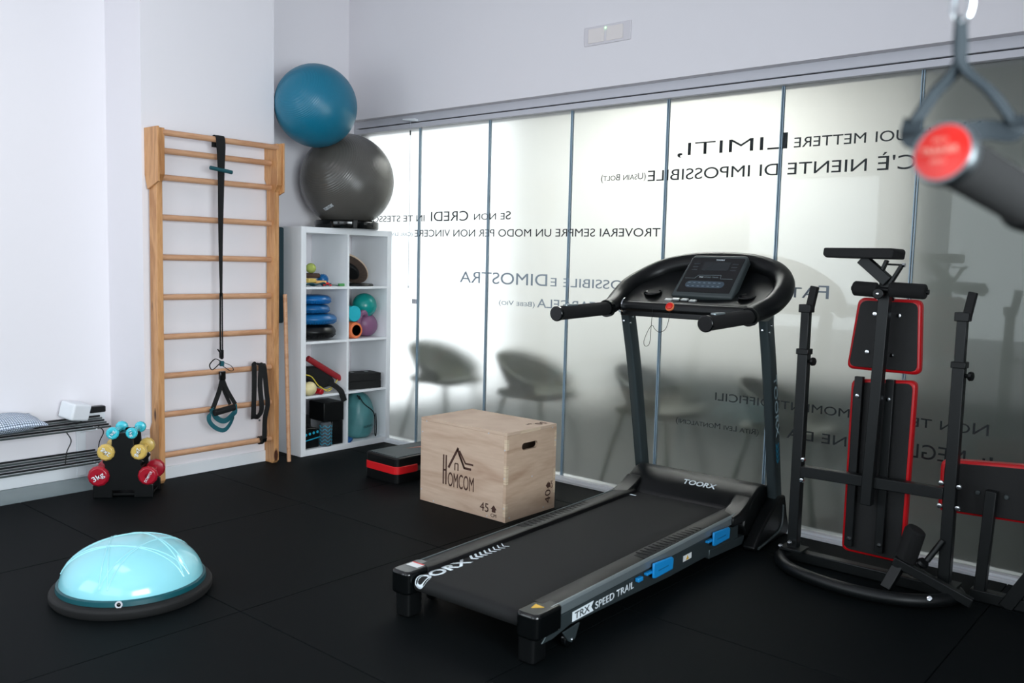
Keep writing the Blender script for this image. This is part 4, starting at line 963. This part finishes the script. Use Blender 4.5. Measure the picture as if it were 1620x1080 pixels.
# ------------------------------------------------------------------ weight bench with barbell stand
OB = Vector((-1.15, 3.6, 0))
wbn = thing('weight_bench', 'black steel barbell bench folded upright with red-edged black pads', 'weight bench', tuple(OB))
def L(x, y, z): return (x+1.15, y-3.6, z)
for xc, zc in ((-1.468, 1.0), (-.855, 1.0)):
    lo = M().box(L(xc, 3.665, .485), (.044, .044, .87)).build('post', MSTEEL, wbn, bev=.003)
    M().box(L(xc, 3.665, 1.005), (.036, .036, .20)).build('inner_post', MSTEEL, lo, bev=.003)
    M().box(L(xc, 3.665, .925), (.054, .054, .025)).build('collar', MBLK, lo, bev=.003)
    M().box(L(xc, 3.665, 1.11), (.052, .05, .035)).build('cup_base', MBLK, lo, bev=.003)
    M().beam(L(xc+.012, 3.665, 1.10), L(xc+.028, 3.672, 1.205), .030, .034, (0, 1, 0)).build('bar_cup', MBLKM, lo, bev=.004)
    kn = M(); kn.cyl(L(xc+.022, 3.662, .885), L(xc+.045, 3.655, .885), .008, n=12); kn.lathe([(0, 0), (.016, 0), (.019, .005), (.017, .014), (0, .016)], L(xc+.036, 3.658, .885), (1, -.2, 0), 10); kn.build('knob', MBLK, lo)
    M().box(L(xc+.006, 3.655, .062), (.10, .09, .012)).build('foot_plate', MSTEEL, lo, bev=.002)
    for dx, dz in ((.03, .46), (.03, .37)): M().lathe([(0, 0), (.011, 0), (.009, .007), (0, .009)], L(xc+(dx if xc < -1 else -dx), 3.642, dz), (0, -1, 0), 14).build('bolt', MCHR, lo)
    if xc > -1:
        for dx, dz in ((.034, .455), (.034, .372)): M().lathe([(0, 0), (.011, 0), (.009, .007), (0, .009)], L(xc+dx, 3.642, dz), (0, -1, 0), 14).build('bolt', MCHR, lo)
M().beam(L(-1.446, 3.655, .408), L(-.877, 3.66, .418), .04, .046).build('crossbar', MSTEEL, wbn, bev=.003)
# curved base tube
M().tube([L(-1.49, 3.68, .028), L(-1.50, 3.60, .028), L(-1.40, 3.48, .028), L(-1.20, 3.415, .028), L(-1.0, 3.43, .028), L(-.86, 3.52, .028), L(-.80, 3.64, .028), L(-.82, 3.70, .028)], .026, 14, smooth=8).build('base_tube', MSTEEL, wbn)
M().bx(-.345, .31, .055, .105, .004, .05).build('base_bar', MSTEEL, wbn, bev=.004)
for p in ((-1.50, 3.60, .075), (-1.47, 3.625, .09)): M().lathe([(0, 0), (.011, 0), (.009, .007), (0, .009)], L(*p), (0, -.6, .8), 14).build('bolt', MCHR, wbn)
M().lathe([(0, 0), (.011, 0), (.009, .007), (0, .009)], L(-.86, 3.49, .045), (0, -.8, .5), 14).build('bolt', MCHR, wbn)
# spine
M().beam(L(-1.161, 3.64, .32), L(-1.137, 3.64, 1.255), .044, .044, (0, 1, 0)).build('spine', MSTEEL, wbn, bev=.003)
# pads (backs face the room)
def pad(poly, y, th, name):
    cx = sum(p[0] for p in poly)/len(poly); cz = sum(p[1] for p in poly)/len(poly)
    def inset(d): return [(cx+(p[0]-cx)*(1-d/abs(max(.02, abs(p[0]-cx)))) if abs(p[0]-cx) > .02 else p[0], cz+(p[1]-cz)*(1-d/max(.02, abs(p[1]-cz))) if abs(p[1]-cz) > .02 else p[1]) for p in poly]
    def tp(P): return [(a+1.15, b) for a, b in P]
    o = M().prism(tp(poly), (0, y-3.6, 0), (1, 0, 0), (0, 0, 1), (0, th, 0)).build(name, MRED, wbn, bev=.012, seg=3)
    M().prism(tp(inset(.012)), (0, y-3.6-.003, 0), (1, 0, 0), (0, 0, 1), (0, .006, 0)).build('backing', MVIN, o, bev=.002)
    return o
def rc(poly, r=.03, n=5):
    out = []; N = len(poly)
    for i in range(N):
        p, a, b = Vector(poly[i]), Vector(poly[i-1]), Vector(poly[(i+1) % N])
        da, db_ = (a-p).normalized(), (b-p).normalized()
        for k in range(n+1):
            t_ = k/n; q = (p+da*r)*(1-t_)**2+p*2*t_*(1-t_)+(p+db_*r)*t_**2; out.append(tuple(q))
    return out
pad(rc([(-1.308, .862), (-1.012, .862), (-1.025, 1.165), (-1.275, 1.165)]), 3.725, .045, 'head_pad')
pad(rc([(-1.284, .078), (-1.030, .078), (-1.024, .838), (-1.284, .82)]), 3.725, .045, 'back_pad')
for x in (-1.243, -1.118):
    r_ = M().beam(L(x-.003, 3.708, .11), L(x, 3.708, .836), .034, .026, (0, 1, 0)).build('pad_rail', MSTEEL, wbn, bev=.002)
    for z in (.755, .145): M().lathe([(0, 0), (.010, 0), (.008, .006), (0, .007)], L(x, 3.695, z), (0, -1, 0), 14).build('bolt', MCHR, r_)
for x, z in ((-1.20, 1.10), (-1.105, 1.098), (-1.222, .94), (-1.125, .935), (-1.19, 1.165), (-1.135, 1.165)):
    M().lathe([(0, 0), (.010, 0), (.008, .006), (0, .007)], L(x, 3.72, z), (0, -1, 0), 14).build('bolt', MCHR, wbn)
# foam rollers, curl pad and its arm
for x0, x1 in ((-1.253, -1.157), (-1.112, -.975)):
    M().tube([L(x0, 3.60, 1.205), L(x0+.006, 3.60, 1.205), L(x1-.006, 3.602, 1.201), L(x1, 3.602, 1.201)], lambda q: .030 if .05 < q < .95 else .024, 22).build('foam_roller', MFOAM, wbn, bev=.004)
M().cyl(L(-1.26, 3.60, 1.205), L(-.966, 3.602, 1.20), .010, n=14).build('roller_axle', MBLK, wbn)
kn = M().lathe([(0, 0), (.022, 0), (.022, .012), (0, .014)], L(-1.148, 3.585, 1.187), (0, -1, 0), 24).build('round_knob', MBLK, wbn, bev=.003)
M().lathe([(0, 0), (.007, 0), (.005, .003), (0, .004)], L(-1.148, 3.571, 1.187), (0, -1, 0), 12).build('bolt', MCHR, kn)
M().prism([(-1.365+1.15, 1.338), (-1.352+1.15, 1.326), (-1.092+1.15, 1.324), (-1.088+1.15, 1.356), (-1.096+1.15, 1.366), (-1.362+1.15, 1.366)], (0, -.06, 0), (1, 0, 0), (0, 0, 1), (0, .16, 0)).build('curl_pad', MBLKM, wbn, bev=.006)
M().beam(L(-1.232, 3.62, 1.325), L(-1.125, 3.62, 1.235), .044, .040, (0, 1, 0)).build('curl_arm', MSTEEL, wbn, bev=.003)
M().beam(L(-1.118, 3.62, 1.225), L(-1.075, 3.62, 1.305), .012, .03, (0, 1, 0)).build('adjust_plate', MSTEEL, wbn, bev=.002)
M().beam(L(-1.16, 3.62, 1.255), L(-1.135, 3.62, 1.32), .012, .03, (0, 1, 0)).build('adjust_plate', MSTEEL, wbn, bev=.002)
M().cyl(L(-1.13, 3.61, 1.304), L(-1.065, 3.61, 1.302), .004, n=10).build('adjust_pin', MCHR, wbn)
M().lathe([(0, 0), (.009, 0), (.009, .01), (0, .01)], L(-1.072, 3.61, 1.302), (1, 0, 0), 6).build('pin_nut', MCHR, wbn)
# leg hold-down
M().tube([L(-.99, 3.60, .13), L(-.985, 3.60, .14), L(-.957, 3.60, .262), L(-.952, 3.60, .272)], lambda q: .040 if .03 < q < .97 else .032, 22).build('foam_roller', MFOAM, wbn, bev=.005)
M().cyl(L(-.91, 3.61, .15), L(-.865, 3.64, .235), .012, n=14).build('leg_arm', MSTEEL, wbn)
M().lathe([(0, 0), (.02, 0), (.023, .01), (.018, .02), (0, .022)], L(-.925, 3.60, .135), (.5, -.3, .8), 14).build('round_knob', MBLK, wbn)
M().beam(L(-1.02, 3.56, .14), L(-.74, 3.60, .03), .035, .035).build('leg_bar', MSTEEL, wbn, bev=.003)
M().beam(L(-1.0, 3.57, .12), L(-1.03, 3.52, .03), .04, .04, (1, 0, 0)).build('leg_stub', MSTEEL, wbn, bev=.003)
# second bench on its side at the right edge
b2 = thing('flat_bench', 'black bench seat with red top edge at the right edge, by the glass', 'weight bench', (-.65, 3.8, 0))
poly = rc([(-.925+.65, .315), (-.15+.65, .345), (-.15+.65, .590), (-.925+.65, .528)])
o = M().prism(poly, (0, -.03, 0), (1, 0, 0), (0, 0, 1), (0, .06, 0)).build('seat_pad', MRED, b2, bev=.012, seg=3)
M().prism([(a*.965+.008, .43+(b_-.43)*.90) for a, b_ in poly], (0, -.034, 0), (1, 0, 0), (0, 0, 1), (0, .006, 0)).build('backing', MVIN, o, bev=.002)
M().beam((-.095, -.055, 0), (-.078, -.055, .44), .04, .04, (0, 1, 0)).build('support_post', MSTEEL, b2, bev=.003)
M().beam((.0, -.06, 0), (.16, -.06, .30), .05, .05, (0, 1, 0)).build('diagonal_leg', MSTEEL, b2, bev=.003)
M().beam((-.125, -.055, .022), (.45, -.055, .022), .046, .044).build('base_bar', MSTEEL, b2, bev=.003)
for x in (-.13, -.03): M().lathe([(0, 0), (.010, 0), (.008, .006), (0, .007)], (x, -.036, .42), (0, -1, 0), 14).build('bolt', MDGREY, b2)

# ------------------------------------------------------------------ suspension handle hanging close to the camera
hx = Vector((-.199, .775, 1.40))
fh = thing('hanging_trainer', 'blurred hanging grip in the foreground with a red end cap and black triangular strap', 'suspension trainer', tuple(hx))
P0 = Vector((-.174, .655, 1.358))-hx; P1 = Vector((-.144, .785, 1.331))-hx; ax = (P1-P0).normalized()
M().cyl(P0+ax*.012, P1, .0185, n=28).build('grip', MFOAM, fh, bev=.003)
M().lathe([(.0185, .001), (.0215, .001), (.0225, .005), (.0215, .012), (.0185, .013)], P0, ax, 32).build('metal_ring', mat('brushed_ring', '#8f989c', .3, metal=1), fh)
cpf = M().lathe([(0, -.002), (.014, -.001), (.0195, .001), (.0195, .010), (0, .010)], P0, ax, 32).build('end_cap', MREDB, fh)
uu = Vector((1, 0, 0)); uu = (uu-ax*uu.dot(ax)).normalized(); vv = (-ax).cross(uu); vv = vv if vv.z > 0 else -vv
MPINK = mat('pale_print', '#f2a797', .6)
text('cap_lettering', 'TRAINER', MPINK, cpf, P0-ax*.0026+vv*-.002, uu, vv, w=.026, h=.0045, small=1, depth=.0004, align='C', bold=.02)
text('cap_lettering', 'PRO', MPINK, cpf, P0-ax*.0026+vv*.006, uu, vv, w=.010, h=.003, small=1, depth=.0004, align='C')
text('cap_lettering', 'PRO', MPINK, cpf, P0-ax*.0026+vv*-.009, uu, vv, w=.010, h=.003, small=1, depth=.0004, align='C')
M().lathe([(0, 0), (.020, 0), (.022, .006), (.021, .016), (0, .018)], P1-ax*.004, ax, 32).build('end_cap', MBLK, fh)
A_ = Vector((-.202, .798, 1.447))-hx; Lc = Vector((-.230, .780, 1.398))-hx; Rc = Vector((-.163, .815, 1.399))-hx; Tp = Vector((-.204, .80, 1.485))-hx
wd = (0.55, 1, .1)
M().ribbon([Tp, A_+Vector((-.001, 0, 0)), (A_+Lc)/2+Vector((-.002, 0, 0)), Lc], wd, .012, t=.0014).build('strap', MTGR if False else mat('slate_webbing', '#17232a', .8, bump=.3, bscale=500), fh)
MSL = fh.children[-1].data.materials[0]
M().ribbon([Tp, A_+Vector((.001, 0, 0)), (A_+Rc)/2+Vector((.003, 0, 0)), Rc], wd, .012, t=.0014).build('strap', MSL, fh)
M().ribbon([Lc+Vector((0, 0, .004)), Lc+Vector((-.001, 0, -.012)), Lc+Vector((.02, .008, -.010)), Rc+Vector((-.02, -.008, -.006)), Rc+Vector((.001, 0, -.008)), Rc+Vector((0, 0, .004))], (0, 0, 1), .016, t=.0014).build('cross_strap', MSL, fh)
M().tube([Tp+Vector((0, 0, -.004)), Tp+Vector((-.006, 0, .004)), Tp+Vector((-.006, 0, .022)), Tp+Vector((0, 0, .03)), Tp+Vector((.006, 0, .022)), Tp+Vector((.006, 0, .004))], .0028, 10, closed=True, smooth=5).build('carabiner', MCHR, fh)
M().ribbon([Tp+Vector((0, 0, .026)), Tp+Vector((.0, 0, .25)), Tp+Vector((0, 0, 1.70))], wd, .03, t=.0016, smooth=2).build('hanging_strap', MWEB, fh)

# ------------------------------------------------------------------ chairs in the hall, seen through the glass
def hall_chair():
    rt = thing('shell_chair', 'olive bucket chair seen blurred through the frosted glass beside the white shelf', 'chair', (0, 0, 0), 0, 'bucket chairs in the hall behind the glass')
    # shell: seat + back + falling arms, facing +x
    b_ = M(); n_ = 18; m_ = 14; V = {}
    for i in range(n_+1):
        s = i/n_*2-1          # -1 left .. 1 right across
        for j in range(m_+1):
            q = j/m_          # 0 front .. 1 top of the back
            a = s*PI*.5
            # rim height falls from the back to the front along the arms
            ang = s*R(125)     # around the seat, 0 = back
            rim = .44+ (.24*max(0, math.cos(ang*.62))**1.1)
            x = -.27*math.cos(ang)*(.55+.45*q); y = .27*math.sin(ang)*(.55+.45*q)
            z = .42+(rim-.42)*q**1.6
            V[(i, j)] = b_.b.verts.new((x, y, z))
    for i in range(n_):
        for j in range(m_): b_.face([V[(i, j)], V[(i+1, j)], V[(i+1, j+1)], V[(i, j+1)]])
    o = b_.build('shell', MCHAIR, rt); md = o.modifiers.new('s', 'SOLIDIFY'); md.thickness = .018
    M().prism(rrect(.46, .44, .12, 8, .02, 0), (0, 0, .405), (1, 0, 0), (0, 1, 0), (0, 0, .04)).build('seat', MCHAIR, rt, bev=.012)
    for sx in (-1, 1):
        for sy in (-1, 1): M().tube([(sx*.15, sy*.14, .41), (sx*.24, sy*.21, -.02)], lambda q: .016-.005*q, 10).build('leg', MCHL, rt)
    return rt
c0 = hall_chair()
labs = ['olive bucket chair seen blurred through the frosted glass beside the white shelf',
        'olive bucket chair behind the frosted glass, above the wooden box',
        'olive bucket chair behind the frosted glass, behind the left treadmill upright',
        'olive bucket chair behind the frosted glass, behind the right treadmill upright']
for k, (x, rz) in enumerate(((-4.46, 0), (-3.62, 2), (-2.68, -3), (-1.88, 3))):
    c = c0 if k == 0 else copy_tree(c0)
    c['label'] = labs[k]; c.location = (x, 4.50, 0); c.rotation_euler = (0, 0, R(rz))
